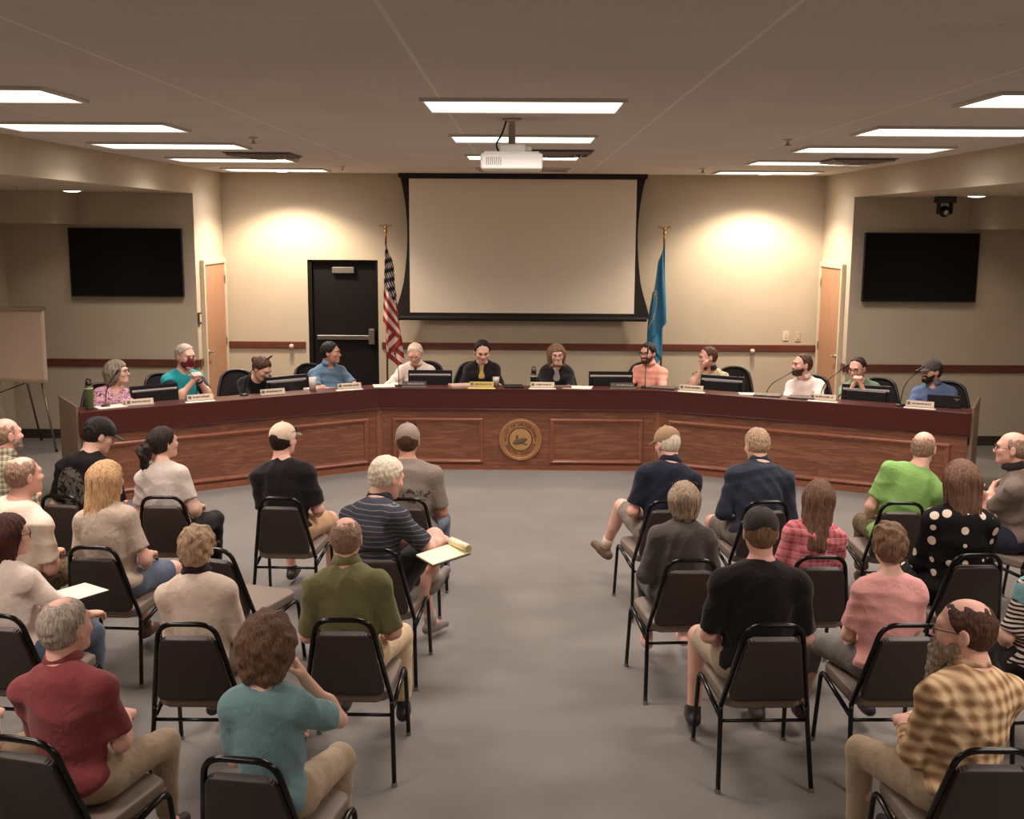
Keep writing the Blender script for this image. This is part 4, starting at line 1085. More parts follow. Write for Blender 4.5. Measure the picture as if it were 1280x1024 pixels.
    if P.get('under'):
        torso_garment('undershirt', P['under'], .008, 0, neckr=.066, amp=.002)
    top_nm = P.get('topname', 'shirt')
    sh = torso_garment(top_nm, P['top'], P.get('infl', .014), P.get('sleeve', .72), vneck=P.get('vneck', 0), openf=P.get('openf', 0), neckr=P.get('neckr', .068), amp=P.get('amp', .0062), hh=P.get('hcloth', .009))
    if P.get('collar'):
        bm = NB(); n = 26; gap = P.get('collargap', .35); rings = []
        cm = P['collar'] if not isinstance(P['collar'], bool) else P['top']
        for k in range(n+1):
            a = PI/2+gap+(2*PI-2*gap)*k/n; dr = rt*math.cos(a)+fw*math.sin(a); c0 = C7+up*.054+fw*.022
            hgt = .034-.006*math.sin(a)
            rings.append([bm.verts.new(Vector(c0+dr*r_+up*z_)) for r_, z_ in ((.064, -.012), (.060, hgt), (.066, hgt+.004), (.088, -.008), (.082, -.016))])
        for A, Bq in zip(rings, rings[1:]):
            for j in range(5): bm.faces.new((A[j], Bq[j], Bq[(j+1) % 5], A[(j+1) % 5]))
        bm.faces.new(rings[0]); bm.faces.new(rings[-1][::-1]); obj('collar', bm, cm, t, True)
    if P.get('tie'):
        bm = NB(); c0 = C7+up*.0+fw*.092
        pts = [c0+up*.01, c0-up*.03+fw*.02, B(.55)+fr(.55)[:, 1]*.14, B(.3)+fr(.3)[:, 1]*.15]
        for (a, b_, w1, w2) in ((pts[0], pts[1], .018, .014), (pts[1], pts[2], .012, .03), (pts[2], pts[3], .03, .035)):
            vs = [bm.verts.new(Vector(p_)) for p_ in (a-rt*w1, a+rt*w1, b_+rt*w2, b_-rt*w2, a-rt*w1+fw*.006, a+rt*w1+fw*.006, b_+rt*w2+fw*.006, b_-rt*w2+fw*.006)]
            for fidx in ((0, 1, 2, 3), (4, 7, 6, 5), (0, 4, 5, 1), (2, 6, 7, 3), (1, 5, 6, 2), (0, 3, 7, 4)): bm.faces.new([vs[i] for i in fidx])
        obj('tie', bm, P['tie'], t)
    # ---- trousers or shorts
    lg = P.get('leglen', 'long'); pr = [E(P0+V3(0, -.012, -.01), (.168*g+.008, .128*g+.008, .105), k=.04), E(P0+V3(0, .05, .0), (.15*g, .12, .09), k=.05)]
    for q in (-1, 1):
        hip, kn, an = legs[q]
        if lg == 'long':
            e = kn+(an-kn)*.92; pr += [R(hip, kn, .096*g, .066, k=.05), R(kn, e, .066, .052, k=.03, cut=True)]
        elif lg == 'capri':
            e = kn+(an-kn)*.5; pr += [R(hip, kn, .096*g, .064, k=.05), R(kn, e, .064, .056, k=.03, cut=True)]
        else:
            e = hip+(kn-hip)*(.86 if lg == 'shorts' else .98); pr += [R(hip, e, .100*g, .078, k=.05, cut=True)]
    fd2 = folds(.004, seed+7)
    V_, Q_ = sdf_mesh(pr, .010, lambda X, Y, Z, F: F+fd2(X, Y, Z), .01); nmesh('trousers' if lg in ('long', 'capri') else 'shorts', V_, Q_, P.get('bottom', fabric('khaki_cloth', L(150, 132, 108))), t)
    # ---- shoes
    for q in (-1, 1):
        hip, kn, an = legs[q]; fl = P.get('flat', True)
        ff = V3(math.sin(tdir)*1, math.cos(tdir), 0) if not P.get('toeR') or q < 0 else unit(V3(*P['toeR']))
        if P.get('toeL') and q < 0: ff = unit(V3(*P['toeL']))
        dn_ = V3(0, 0, -1); base = an+dn_*.055
        flr = base[2]-.035
        pr = [R(base-ff*.035, base+ff*.05+V3(0, 0, -.002), .036, .036, k=.03), R(base+ff*.05, base+ff*.15+V3(0, 0, -.012)+V3(0, 0, ff[2]*.0), .037, .030, k=.03), R(an+V3(0, 0, .01), base, .040, .040, k=.02, )]
        if abs(ff[2]) < .2: pr.append(PL((0, 0, -1), -flr))
        V_, Q_ = sdf_mesh(pr, .006)
        cz = V_[Q_].mean(1)[:, 2]; mi = ((cz < flr+.016) & (abs(ff[2]) < .2)).astype(int)
        nmesh('shoe', V_, Q_, [P.get('shoe', plain('dark_shoe', L(52, 46, 44), .5)), plain('pale_sole', L(206, 198, 188), .6) if P.get('sole') else plain('dark_sole', L(34, 30, 30), .6)], t, mi)
        if P.get('sock'):
            b2 = NB(); tube(b2, [Vector(an+V3(0, 0, .0)), Vector(an+(kn-an)*.22)], .043, 14); obj('sock', b2, P['sock'], t, True)
    # ---- hair, beard, cap, glasses
    def tw_(p): return Vector(hc+Rh@(np.array(p, float)*hs))
    hr = P.get('hair'); hm = P.get('hairmat')
    if hr:
        V_, Q_ = hair(hr, Rh*hs, hc, seed); nmesh('hair', V_, Q_, hm, t)
    if P.get('beard'):
        V_, Q_ = beard_mesh(P['beard'], Rh*hs, hc, seed); nmesh('beard', V_, Q_, P.get('beardmat', hm), t)
    if P.get('cap'):
        cm, bmx, adj, back = P['cap']; dome, br, strap = cap_mesh(Rh*hs, hc, back, adj)
        c = nmesh('cap', dome[0], dome[1], cm, t); nmesh('brim', br[0], br[1], bmx, c)
        if strap: nmesh('cap_strap', strap[0], strap[1], P.get('strapmat', cm), c, smooth=False)
    def glasses(nm, mat, dy=0, dz=0, dark=False, lensm=None):
        bm = NB()
        for q in (-1, 1):
            tube(bm, [tw_((q*.033+.024*math.cos(a), .104+dy-.006*math.cos(a)*q, .008+dz+.019*math.sin(a))) for a in np.linspace(0, 2*PI, 17)[:-1]], .0022, 6, closed=True)
            tube(bm, [tw_((q*.057, .10+dy, .014+dz)), tw_((q*.081, .06+dy, .016+dz)), tw_((q*.083, -.012+dy*.6, .01+dz))], .0022, 6)
        tube(bm, [tw_((-.010, .110+dy, .013+dz)), tw_((.010, .110+dy, .013+dz))], .0022, 6)
        go = obj(nm, bm, mat, t, True)
        if dark:
            for q in (-1, 1):
                b2 = NB(); vs = [b2.verts.new(tw_((q*.033+.023*math.cos(a), .104+dy, .008+dz+.018*math.sin(a)))) for a in np.linspace(0, 2*PI, 17)[:-1]]
                f_ = b2.faces.new(vs); r_ = bmesh.ops.extrude_face_region(b2, geom=[f_])
                dv = Vector(Rh@V3(0, .002, 0)); [setattr(v_, 'co', v_.co+dv) for v_ in r_['geom'] if isinstance(v_, bmesh.types.BMVert)]
                obj('lens', b2, plain('dark_lens', L(30, 28, 30), .12), go)
    if P.get('glasses'): glasses('glasses', P['glasses'])
    if P.get('sunglasses'): glasses('sunglasses', plain('black_frame', L(22, 20, 20), .3), *P['sunglasses'], dark=True)
    if P.get('face'):
        for q in (-1, 1):
            bm = NB(); sphere(bm, (0, 0, 0), .0125*hs, u=12, v=8)
            R4 = Matrix(Rh.tolist()).to_4x4(); M = Matrix.Translation(tw_((q*.031, .080, .008))) @ R4
            for v_ in bm.verts: v_.co = M @ v_.co
            o = obj('eye', bm, [plain('eye_white', L(214, 200, 190), .3, var=0), plain('iris_dark', L(50, 36, 28), .25, var=0)], t, True)
            c0 = tw_((q*.031, .080, .005)); dv = Vector(Rh@V3(0, 1, -.15))
            for f_ in o.data.polygons:
                if (f_.center-c0).normalized().dot(dv.normalized()) > .86: f_.material_index = 1
            V_, Q_ = sdf_mesh([R((q*.018, .096, .027), (q*.034, .095, .031), .0042, k=.004), R((q*.034, .095, .031), (q*.048, .082, .026), .0042, .003, k=.004)], .003)
            nmesh('eyebrow', V_*hs@Rh.T+hc, Q_, P.get('brow', hm or plain('brow_brown', L(90, 66, 50), .7)), t)
            # eyelid crease
            V_, Q_ = sdf_mesh([R((q*.020, .0925, .014), (q*.042, .088, .013), .0026, k=.003)], .0025); nmesh('eyelid', V_*hs@Rh.T+hc, Q_, plain('lash_brown', L(110, 72, 58), .6, var=0), t)
        if P.get('face') != 'mask':
            V_, Q_ = sdf_mesh([R((-.020, .0885, -.053), (0, .0945, -.051), .0035, .0048, k=.004), R((.020, .0885, -.053), (0, .0945, -.051), .0035, .0048, k=.004), R((-.014, .0905, -.060), (.014, .0905, -.060), .0052, k=.004)], .003)
            nmesh('lips', V_*hs@Rh.T+hc, Q_, plain('lip_rose', L(176, 100, 92), .45, var=.02), t)
        else:
            pr = [E((0, .035, -.05), (.066, .072, .066)), E((0, .075, -.03), (.042, .05, .05), k=.02)]
            V_, Q_ = sdf_mesh(pr, .005, lambda X, Y, Z, F: np.maximum(np.maximum(F, Z-.004-.0*np.abs(X)), (.005-Y)))
            mk = nmesh('face_mask', V_*hs@Rh.T+hc, Q_, P['maskmat'], t)
            for q in (-1, 1):
                b2 = NB(); tube(b2, [tw_((q*.062, .02, -.02)), tw_((q*.082, -.02, .01))], .0015, 5); tube(b2, [tw_((q*.062, .02, -.07)), tw_((q*.082, -.02, -.02))], .0015, 5); obj('ear_loop', b2, P['maskmat'], mk)
    if P.get('watch') is not None:
        q = P['watch']; S, el, wr = arms[q][:3]; d = unit(wr-el)
        b2 = NB(); tube(b2, [Vector(wr-d*.02), Vector(wr)], .031, 16); obj('watch', b2, BLK, t, True)
    if P.get('extra'): P['extra'](t, dict(C7=C7, up=up, fw=fw, rt=rt, B=B, fr=fr, SH=SH, arms=arms, legs=legs, hc=hc, Rh=Rh, tw=tw_))
    return t
# ================================================================== placing
def hc_of(P):
    lf = P.get('lean', .0); ls = P.get('side', 0.0); tw = P.get('twist', 0.0); hp = P.get('slouch', .03)
    P0 = V3(0, 0, .55); top = unit(V3(math.sin(ls), math.sin(lf)*math.cos(ls), math.cos(lf)*math.cos(ls)))
    C7 = P0+top*.475; mid = P0+V3(top[0]*.16, top[1]*.16-hp-lf*.08, .25)
    up = unit(2*.05*(mid-P0)+2*.95*(C7-mid)); r0 = V3(math.cos(tw), math.sin(tw), 0); r = unit(r0-up*(r0@up)); fw = np.cross(up, r)
    N1 = C7+up*.052+V3(0, 0, .04)+fw*.022; Rh = rotm(P.get('yaw', 0.0), P.get('pitch', 0.0), P.get('roll', 0.0))
    return N1+Rh@V3(0, .022, .078)*P.get('hs', 1.0), Rh
CRI = np.array(CR.inverted())
def proj(p):
    q = CRI@(np.array(p, float)-V3(0, 0, CAMZ)); return 640+FPX*q[0]/-q[2], 512-FPX*q[1]/-q[2]
def fit(P, u, v, x, y, rz, cz=.45, smin=.87, smax=1.08):
    """stature and lean so that the crown of the head falls where the photo has it"""
    s = .95; capz = .132 if P.get('hair') in ('full', 'curly', 'bobfull') else .124
    if P.get('cap'): capz = .134
    P = dict(P)
    for it in range(30):
        hc, Rh = hc_of(P); c, si = math.cos(rz), math.sin(rz)
        tl = hc+V3(0, -.02, capz*P.get('hs', 1.0))
        w = V3(x+(c*tl[0]-si*tl[1])*s, y+(si*tl[0]+c*tl[1])*s, cz-.45*s+tl[2]*s)
        pu, pv = proj(w); m = w[1]/FPX
        ds = (pv-v)*m/.86; s2 = min(smax, max(smin, s+ds*.7))
        if abs(s2-(s+ds*.7)) > 1e-4: y += (s+ds*.7-s2)*3.0*(1)
        s = s2
        du = (u-pu)*m
        lim = P.get('sidelim', .12)
        nls = P.get('side', 0.0)+du/.6*c*.5
        P['side'] = min(lim, max(-lim, nls)); x += du*.3
    return P, s, x, y
# ------------------------------------------------------------------ stacking chair
VIN = plain('taupe_vinyl_shaded', L(56, 46, 40), .5, var=.05, bmp=.15, bscale=300)  # backrest colour darkened for the shade on chair backs; seat keeps the lit tone
SEATM = plain('seat_vinyl', L(126, 112, 100), .55, var=.05, bmp=.15, bscale=300)
RUB = plain('chrome_glide', L(150, 146, 140), .3, .8)
def stack_chair():
    t = empty('stacking_chair')
    def P3(x, z): return Vector((x, -.205-(z-.40)*.30, z))
    bm = NB(); pts = [P3(-.205, .40), P3(-.165, .62), P3(-.125, .845), P3(.125, .845), P3(.165, .62), P3(.205, .40)]
    pts = [pts[0], pts[2], pts[3], pts[5]]
    tube(bm, smooth_path(pts, .075, 7), .0125, 10); obj('back_frame', bm, BLKM, t, True)
    M = Matrix.Translation((0, -.205+.004, .40)) @ Matrix.Rotation(math.atan(.30), 4, 'X')
    poly = roundpoly([(-.178, .055), (.178, .055), (.122, .40), (-.122, .40)], .03)
    bm = NB(); vs = prism(bm, poly, -.0, .035, M @ Matrix.Rotation(PI/2, 4, 'X')); 
    bmesh.ops.bevel(bm, geom=[e for e in bm.edges], offset=.009, segments=3, profile=.6, affect='EDGES'); obj('backrest', bm, VIN, t, True)
    bm = NB(); poly = roundpoly([(-.19, -.215), (.19, -.215), (.215, .235), (-.215, .235)], .06)
    prism(bm, poly, .392, .45); bmesh.ops.bevel(bm, geom=[e for e in bm.edges if abs(e.verts[0].co.z-e.verts[1].co.z) < .01], offset=.02, segments=4, profile=.6, affect='EDGES'); obj('seat', bm, SEATM, t, True)
    for s in (-1, 1):
        bm = NB(); pts = [(s*.205, -.19, .345), (s*.225, .21, .405), (s*.235, .265, .0)]
        tube(bm, smooth_path(pts, .05, 6), .0115, 10); o = obj('leg', bm, BLKM, t, True)
        b2 = NB(); tube(b2, [(s*.235, .264, .02), (s*.2352, .265, .0)], .014, 10); obj('glide', b2, RUB, o)
        bm = NB(); pts = [(s*.205, -.205, .41), (s*.207, -.215, .33), (s*.222, -.285, .0)]
        tube(bm, smooth_path(pts, .04, 5), .0115, 10); o = obj('leg', bm, BLKM, t, True)
        b2 = NB(); tube(b2, [(s*.2215, -.282, .02), (s*.222, -.285, .0)], .014, 10); obj('glide', b2, RUB, o)
    bm = NB(); tube(bm, [(-.206, -.215, .33), (.206, -.215, .33)], .009, 8); obj('crossbar', bm, BLKM, t, True)
    bm = NB(); tube(bm, [(-.225, .19, .385), (.225, .19, .385)], .009, 8); obj('crossbar', bm, BLKM, t, True)
    return t
def copy_tree(root):
    r = root.copy(); COL.objects.link(r)
    for ch in root.children:
        c = ch.copy(); COL.objects.link(c); c.parent = r
        for g_ in ch.children:
            d = g_.copy(); COL.objects.link(d); d.parent = c
    return r
PROTO = {}
def put(kind, fn, x, y, rz, label, group, sc=1.0):
    if kind not in PROTO: PROTO[kind] = o = fn()
    else: o = copy_tree(PROTO[kind])
    o.location = (x, y, 0); o.rotation_euler = (0, 0, rz); o.scale = (sc,)*3
    tag(o, label, 'chair', group); return o
def office_chair():
    t = empty('office_chair')
    MESHB = plain('black_mesh_back', L(20, 17, 17), .95, var=.15, scale=200)
    def pt(u, v):       # u across, v up
        wd = .205+.03*math.sin(v*PI)-.045*v*v
        return Vector((u*wd, -.20-.09*v+.06*u*u*(1)+.02*math.sin(v*PI), .52+.46*v-.05*v*abs(u)**3))
    n = 14; bm = NB(); g_ = [[bm.verts.new(pt(-1+2*i/n, j/n)) for i in range(n+1)] for j in range(n+1)]
    for j in range(n):
        for i in range(n): bm.faces.new((g_[j][i], g_[j][i+1], g_[j+1][i+1], g_[j+1][i]))
    o = obj('backrest', bm, MESHB, t, True); o.modifiers.new('s', 'SOLIDIFY').thickness = .02
    edge = [pt(-1, j/n) for j in range(n+1)]+[pt(-1+2*i/n, 1) for i in range(1, n)]+[pt(1, 1-j/n) for j in range(n+1)]+[pt(1-2*i/n, 0) for i in range(1, n)]
    bm = NB(); tube(bm, edge, .016, 8, closed=True); obj('back_frame', bm, BLK, t, True)
    bm = NB(); tube(bm, smooth_path([(0, -.22, .62), (0, -.26, .42), (0, -.05, .36)], .1), .022, 8); obj('back_support', bm, BLK, t, True)
    bm = NB(); prism(bm, roundpoly([(-.23, -.2), (.23, -.2), (.25, .25), (-.25, .25)], .08), .38, .45); bmesh.ops.bevel(bm, geom=[e for e in bm.edges if abs(e.verts[0].co.z-e.verts[1].co.z) < .01], offset=.02, segments=3, profile=.6, affect='EDGES'); obj('seat', bm, MESHB, t, True)
    bm = NB(); tube(bm, [(0, 0, .38), (0, 0, .1)], .028, 12); obj('column', bm, BLK, t, True)
    for k in range(5):
        a = k*2*PI/5+.3; bm = NB(); tube(bm, [(0, 0, .11), (.28*math.cos(a), .28*math.sin(a), .07)], [.026, .016], 8); o = obj('base_leg', bm, BLK, t, True)
        b2 = NB(); lathe(b2, [(0, -.02), (.028, -.02), (.032, 0), (.028, .02), (0, .02)], 14, Matrix.Translation((.28*math.cos(a), .28*math.sin(a), .032)) @ Matrix.Rotation(PI/2, 4, 'X')); obj('caster', b2, BLK, o, True)
    return t
# ------------------------------------------------------------------ cloths and hair colours
def F(n, r, g, b, **k): return fabric(n, L(r, g, b), **k)
HAIR = dict(white=hairmat('hair_white', L(250, 238, 214), L(206, 190, 164)), grey=hairmat('hair_grey', L(184, 166, 146), L(120, 104, 90)), silver=hairmat('hair_silver', L(206, 192, 176), L(136, 120, 106)),
            brown=hairmat('hair_brown', L(98, 64, 46), L(44, 27, 20)), dark=hairmat('hair_dark', L(52, 36, 30), L(22, 14, 12)), black=hairmat('hair_black', L(32, 24, 22), L(12, 9, 9)),
            blonde=hairmat('hair_blonde', L(232, 192, 142), L(164, 120, 80)), ash=hairmat('hair_ash', L(198, 176, 150), L(104, 84, 66)), auburn=hairmat('hair_auburn', L(92, 44, 34), L(38, 17, 14)),
            light=hairmat('hair_lightbrown', L(158, 122, 92), L(92, 66, 48)), sandy=hairmat('hair_sandy', L(212, 182, 148), L(146, 112, 84)), caramel=hairmat('hair_caramel', L(136, 102, 78), L(74, 50, 38)), bobgrey=hairmat('hair_bobgrey', L(160, 146, 126), L(96, 84, 72)), fade=hairmat('hair_fade', L(174, 142, 118), L(132, 102, 82)))
def plaid(nt, cols, sx, sz, vert=True):
    v = coords(nt); x, y, z = sep(nt, v)
    def bandf(c, sc, th): return math_(nt, 'LESS_THAN', math_(nt, 'FRACT', math_(nt, 'MULTIPLY', c, sc)), th)
    a = bandf(math_(nt, 'ADD', x, math_(nt, 'MULTIPLY', y, .6)), sx, .45); b_ = bandf(z, sz, .45)
    c = mixc(nt, math_(nt, 'MULTIPLY', math_(nt, 'ADD', a, b_), .5), cols[0], cols[1])
    return mixc(nt, math_(nt, 'MULTIPLY', bandf(z, sz, .08), .7), c, cols[2])
def soft_plaid(nt):
    v = coords(nt); x, y, z = sep(nt, v)
    a = math_(nt, 'SINE', math_(nt, 'MULTIPLY', math_(nt, 'ADD', x, math_(nt, 'MULTIPLY', y, .5)), 110)); b_ = math_(nt, 'SINE', math_(nt, 'MULTIPLY', z, 110))
    return ramp(nt, math_(nt, 'MULTIPLY_ADD', math_(nt, 'ADD', a, b_), .25, .5), [(.12, L(140, 108, 78)), (.5, L(192, 158, 120)), (.85, L(224, 196, 156))])
def stripes(nt, c1, c2, sc, th, axis=2, warp=.0):
    v = coords(nt); q = sep(nt, v)[axis]
    if warp: q = math_(nt, 'ADD', q, math_(nt, 'MULTIPLY', noise(nt, v, 6, 2), warp))
    return mixc(nt, math_(nt, 'LESS_THAN', math_(nt, 'FRACT', math_(nt, 'MULTIPLY', q, sc)), th), c1, c2)
def dots(nt):
    v = coords(nt); n = node(nt, 'ShaderNodeTexVoronoi'); n.inputs['Scale'].default_value = 11; n.inputs['Randomness'].default_value = .35; lk(nt, v, n.inputs['Vector'])
    return mixc(nt, math_(nt, 'LESS_THAN', n.outputs['Distance'], .30), L(20, 18, 20), L(222, 206, 186))
def blotch(cols, scale, thr=(.42, .5, .58)):
    def f(nt):
        v = coords(nt); n = noise(nt, v, scale, 3, .6, 1.5)
        return ramp(nt, n, [(0, cols[0]), (thr[0], cols[1]), (thr[1], cols[2]), (thr[2], cols[3])], 'CONSTANT')
    return f
def back_print(base, ink, cx, cz, wx, wz, yside=-1, sc=34, thr=.5, words=False):
    def f(nt):
        v = coords(nt); x, y, z = sep(nt, v)
        ix = math_(nt, 'LESS_THAN', math_(nt, 'ABSOLUTE', math_(nt, 'SUBTRACT', x, cx)), wx)
        iz = math_(nt, 'LESS_THAN', math_(nt, 'ABSOLUTE', math_(nt, 'SUBTRACT', z, cz)), wz)
        iy = math_(nt, 'LESS_THAN', y, .02)
        n = math_(nt, 'GREATER_THAN', noise(nt, v, sc, 3, .6, 1.2), thr)
        ex = math_(nt, 'DIVIDE', math_(nt, 'SUBTRACT', x, cx), wx); ez = math_(nt, 'DIVIDE', math_(nt, 'SUBTRACT', z, cz), wz)
        el = math_(nt, 'LESS_THAN', math_(nt, 'ADD', math_(nt, 'MULTIPLY', ex, ex), math_(nt, 'MULTIPLY', ez, ez)), 1.0)
        k = math_(nt, 'MULTIPLY', el, math_(nt, 'MULTIPLY', iy, n))
        return mixc(nt, math_(nt, 'MULTIPLY', k, .85), base, ink)
    return f
PLAID = graded('tan_plaid', soft_plaid)
CHECK = graded('green_check', lambda nt: plaid(nt, (L(206, 192, 166), L(118, 122, 96), L(84, 62, 50)), 26, 26))
DOTS = graded('polka_dots', dots)
STRIPE = graded('navy_pinstripe', lambda nt: stripes(nt, L(62, 64, 74), L(122, 118, 120), 34, .16, 2, .03))
ZEBRA = graded('black_white_stripe', lambda nt: stripes(nt, L(28, 26, 30), L(214, 196, 182), 42, .5, 2, .03))
FLORAL = graded('pink_violet_floral', blotch((L(96, 66, 130), L(206, 150, 160), L(228, 190, 186), L(150, 96, 124)), 22))
PATCHY = graded('olive_patch', blotch((L(110, 106, 80), L(196, 184, 146), L(214, 202, 170), L(140, 134, 100)), 24))
PINKPL = graded('pink_plaid', lambda nt: plaid(nt, (L(222, 136, 140), L(184, 84, 98), L(236, 196, 190)), 22, 18))
YELLOWP = graded('yellow_print', blotch((L(206, 172, 92), L(216, 184, 108), L(150, 130, 70), L(226, 200, 130)), 24))
BLACKPRINT = graded('black_tee_print', back_print(L(24, 22, 23), L(104, 96, 88), -.07, .82, .12, .16, sc=26, thr=.46))
GREYPRINT = graded('grey_tee_print', back_print(L(136, 124, 114), L(48, 42, 42), .06, .83, .10, .06, sc=20, thr=.52))
TAN2 = F('tan_shorts_cloth', 196, 158, 118); KH = F('khaki_cloth', 168, 148, 122); JEAN = F('denim', 92, 104, 124); BK = F('black_cloth', 24, 22, 24); GR = F('grey_shorts', 128, 118, 106); CREAMP = F('cream_trousers', 214, 190, 152); CAMO = graded('camo_cloth', blotch((L(70, 66, 50), L(104, 88, 66), L(122, 104, 80), L(88, 76, 56)), 18))
SNK = plain('grey_sneaker', L(122, 112, 108), .6)
PROPS = []
# ================================================================== council members
council = []
def member(u, v, label, turn=0.0, back=.93, chairlab=None, chairdx=0.0, chairturn=0.0, **P):
    p = on_desk(u, back); rz = seg_ang(p.x)+PI+turn
    P.setdefault('hs', 1.10); P.setdefault('hb', .012); P.setdefault('hh', .006); P.setdefault('hhand', .006); P.setdefault('hcloth', .010); P.setdefault('face', True); P.setdefault('arms', 'desk')
    P.setdefault('footL', (.13, .40, .09)); P.setdefault('footR', (.13, .40, .09))
    P['seed'] = int(u)
    Q, s, x, y = fit(P, u, v, p.x, p.y, rz, .47)
    o = person('person', label, (x, y), rz, s, .47, **Q)
    cr = rz+chairturn; ca = math.cos(rz)
    put('office', office_chair, x+chairdx, y, cr, chairlab or ('black mesh office chair under the '+label.split('person in ')[-1].split('person with ')[-1]), 'office chairs behind the council desk')
    return o
SHB = F('slate_blue_shirt', 96, 124, 146); PALE = F('pale_shirt', 242, 228, 218)
def navy_sleeves(t, d):
    for q in (-1, 1):
        S, el, wr = d['arms'][q][:3]; e = S+(el-S)*.70
        V_, Q_ = sdf_mesh([R(S+d['rt']*q*.005, e, .066, .066, k=.02, cut=True)], .010, lambda X, Y, Z, F_: F_+folds(.003, 3)(X, Y, Z)); nmesh('sleeve', V_, Q_, F('navy_sleeve', 34, 36, 62), t)
member(145, 450, 'person with a grey bob and glasses in a pink and violet floral top, looking aside', .05, yaw=1.0, pitch=-.05, fem=1, hair='bob', hairmat=HAIR['bobgrey'], top=FLORAL, sleeve=.9, vneck=.10, glasses=BLK, arms=((.06, .36, .80), (.9, -.4, -.5), (-.9, .5, .1), (-.2, 0, -1), .5), chairlab='black office chair behind the floral-topped person', g=1.05, chairdx=-.0)
member(230, 429, 'person in a turquoise vest and dark red face mask with clasped hands', .2, yaw=.1, pitch=.12, hair='crown', hairmat=HAIR['silver'], top=F('turquoise_vest', 46, 168, 176), sleeve=.10, arms=((.035, .27, .96), (.4, .6, -1), (-.5, .15, .9), (-1, -.1, .1), .95), face='mask', maskmat=F('maroon_mask', 110, 38, 46), watch=-1, chairlab='black office chair behind the masked person', chairdx=-.12,
       extra=lambda t, d: navy_sleeves(t, d))
member(326, 446, 'person in black bowing over the desk with brown hair tied back', .0, back=.86, yaw=.5, pitch=.62, lean=.30, slouch=.07, fem=1, hair='bun', hairmat=HAIR['brown'], top=F('black_knit', 24, 22, 24), sleeve=1.9, arms='clasp', chairlab='black office chair behind the bowing person', chairdx=-.12)
member(412, 427, 'stocky person in a blue short-sleeved shirt looking aside, dark short hair', .1, yaw=.75, pitch=.05, hair='short', hairmat=HAIR['black'], top=SHB, sleeve=.8, collar=True, g=1.2, sw=1.12, ag=1.15, fat=.6, skin='tan', arms=((.10, .40, .80), (.9, -.3, -.5), (-.9, .6, .1), (-.2, 0, -1), .5), chairlab='black office chair behind the blue-shirted person', chairdx=-.1, belly=1)
member(519, 428, 'white-haired person in a white shirt and dark tie, writing', .0, yaw=-.05, pitch=.42, lean=.10, hair='crown', hairmat=HAIR['white'], top=PALE, sleeve=1.95, collar=True, tie=plain('navy_tie', L(46, 48, 66), .5), glasses=CHR, skin='pink', g=1.08, armR=((.16, .36, .80), (.9, -.3, -.5), (-.2, 1, 0), (-.3, 0, -1), .8), armL='desk', chairlab='black office chair behind the white-haired person', chairdx=.1)
member(603, 425, 'person in a black blazer over a yellow top with dark hair pulled back', .0, yaw=.15, pitch=.38, lean=.06, fem=1, hair='pulled', hairmat=HAIR['black'], under=YELLOWP, top=F('black_blazer', 22, 20, 23), topname='blazer', sleeve=1.95, openf=.045, infl=.022, arms='desk', chairlab='black office chair behind the blazer wearer', chairdx=-.1)
member(696, 430, 'person in a black cardigan over a grey shirt with long light hair and glasses', .0, yaw=.12, pitch=.14, fem=1, hair='loose', hairmat=HAIR['light'], under=F('grey_blouse', 138, 130, 122), top=F('black_cardigan', 24, 22, 24), topname='cardigan', sleeve=1.95, openf=.045, infl=.022, collar=F('beige_collar', 196, 176, 150), collargap=.6, arms='clasp', glasses=plain('pale_frame', L(150, 120, 100), .4), chairlab='black office chair behind the cardigan wearer', roll=.05)
member(811, 428, 'person in a salmon shirt with brown beard and glasses', .0, yaw=-.25, pitch=.10, hair='short', hairmat=HAIR['dark'], beard='short', beardmat=HAIR['brown'], top=F('salmon_shirt', 244, 176, 154), sleeve=1.6, collar=True, glasses=BLK, skin='pink', g=1.08, arms='desk', chairlab='black office chair behind the salmon-shirted person', chairdx=-.12)
member(886, 433, 'person in an olive patterned shirt leaning a cheek on one hand', .0, yaw=-.95, pitch=.12, side=.0, hair='receding', hairmat=HAIR['brown'], top=PATCHY, sleeve=.8, collar=F('black_collar', 30, 28, 28), skin='pink', armR=((.05, .22, 1.06), (.5, .6, -1), (-.1, .1, 1), (-1, -.3, .1), .35), armL=((-.04, .36, .80), (.9, -.2, -.6), (-1, .3, 0), (-.1, 0, -1), .4), chairlab='black office chair behind the person leaning on a hand', chairdx=.2, g=1.05)
member(1004, 442, 'person in a white rolled-sleeve shirt with dark beard, looking aside', .0, yaw=-.9, pitch=.0, hair='receding', hairmat=HAIR['brown'], beard='short', beardmat=HAIR['brown'], top=PALE, sleeve=1.35, collar=True, skin='pink', arms='clasp', chairlab='black office chair behind the white-shirted person', sl_r=.016)
member(1073, 446, 'person in a green shirt with glasses resting chin on clasped hands', -.05, yaw=-.25, pitch=.22, hair='receding', hairmat=HAIR['dark'], top=F('sage_shirt', 122, 146, 120), sleeve=.75, glasses=BLK, arms='chin', skin='pink', chairlab='black office chair behind the green-shirted person', chairdx=.12)
member(1166, 448, 'person in a grey cap and blue shirt with a goatee at the desk end', -.05, yaw=-.75, pitch=.06, hair='short', hairmat=HAIR['dark'], beard='short', beardmat=HAIR['dark'], cap=(F('grey_cap', 84, 78, 76), F('grey_brim', 92, 84, 80), False, False), top=F('blue_oxford', 96, 116, 152), sleeve=.8, collar=True, g=1.15, sw=1.08, skin='pink', arms='desk', chairlab='black office chair behind the capped person', chairdx=.08, belly=.6)
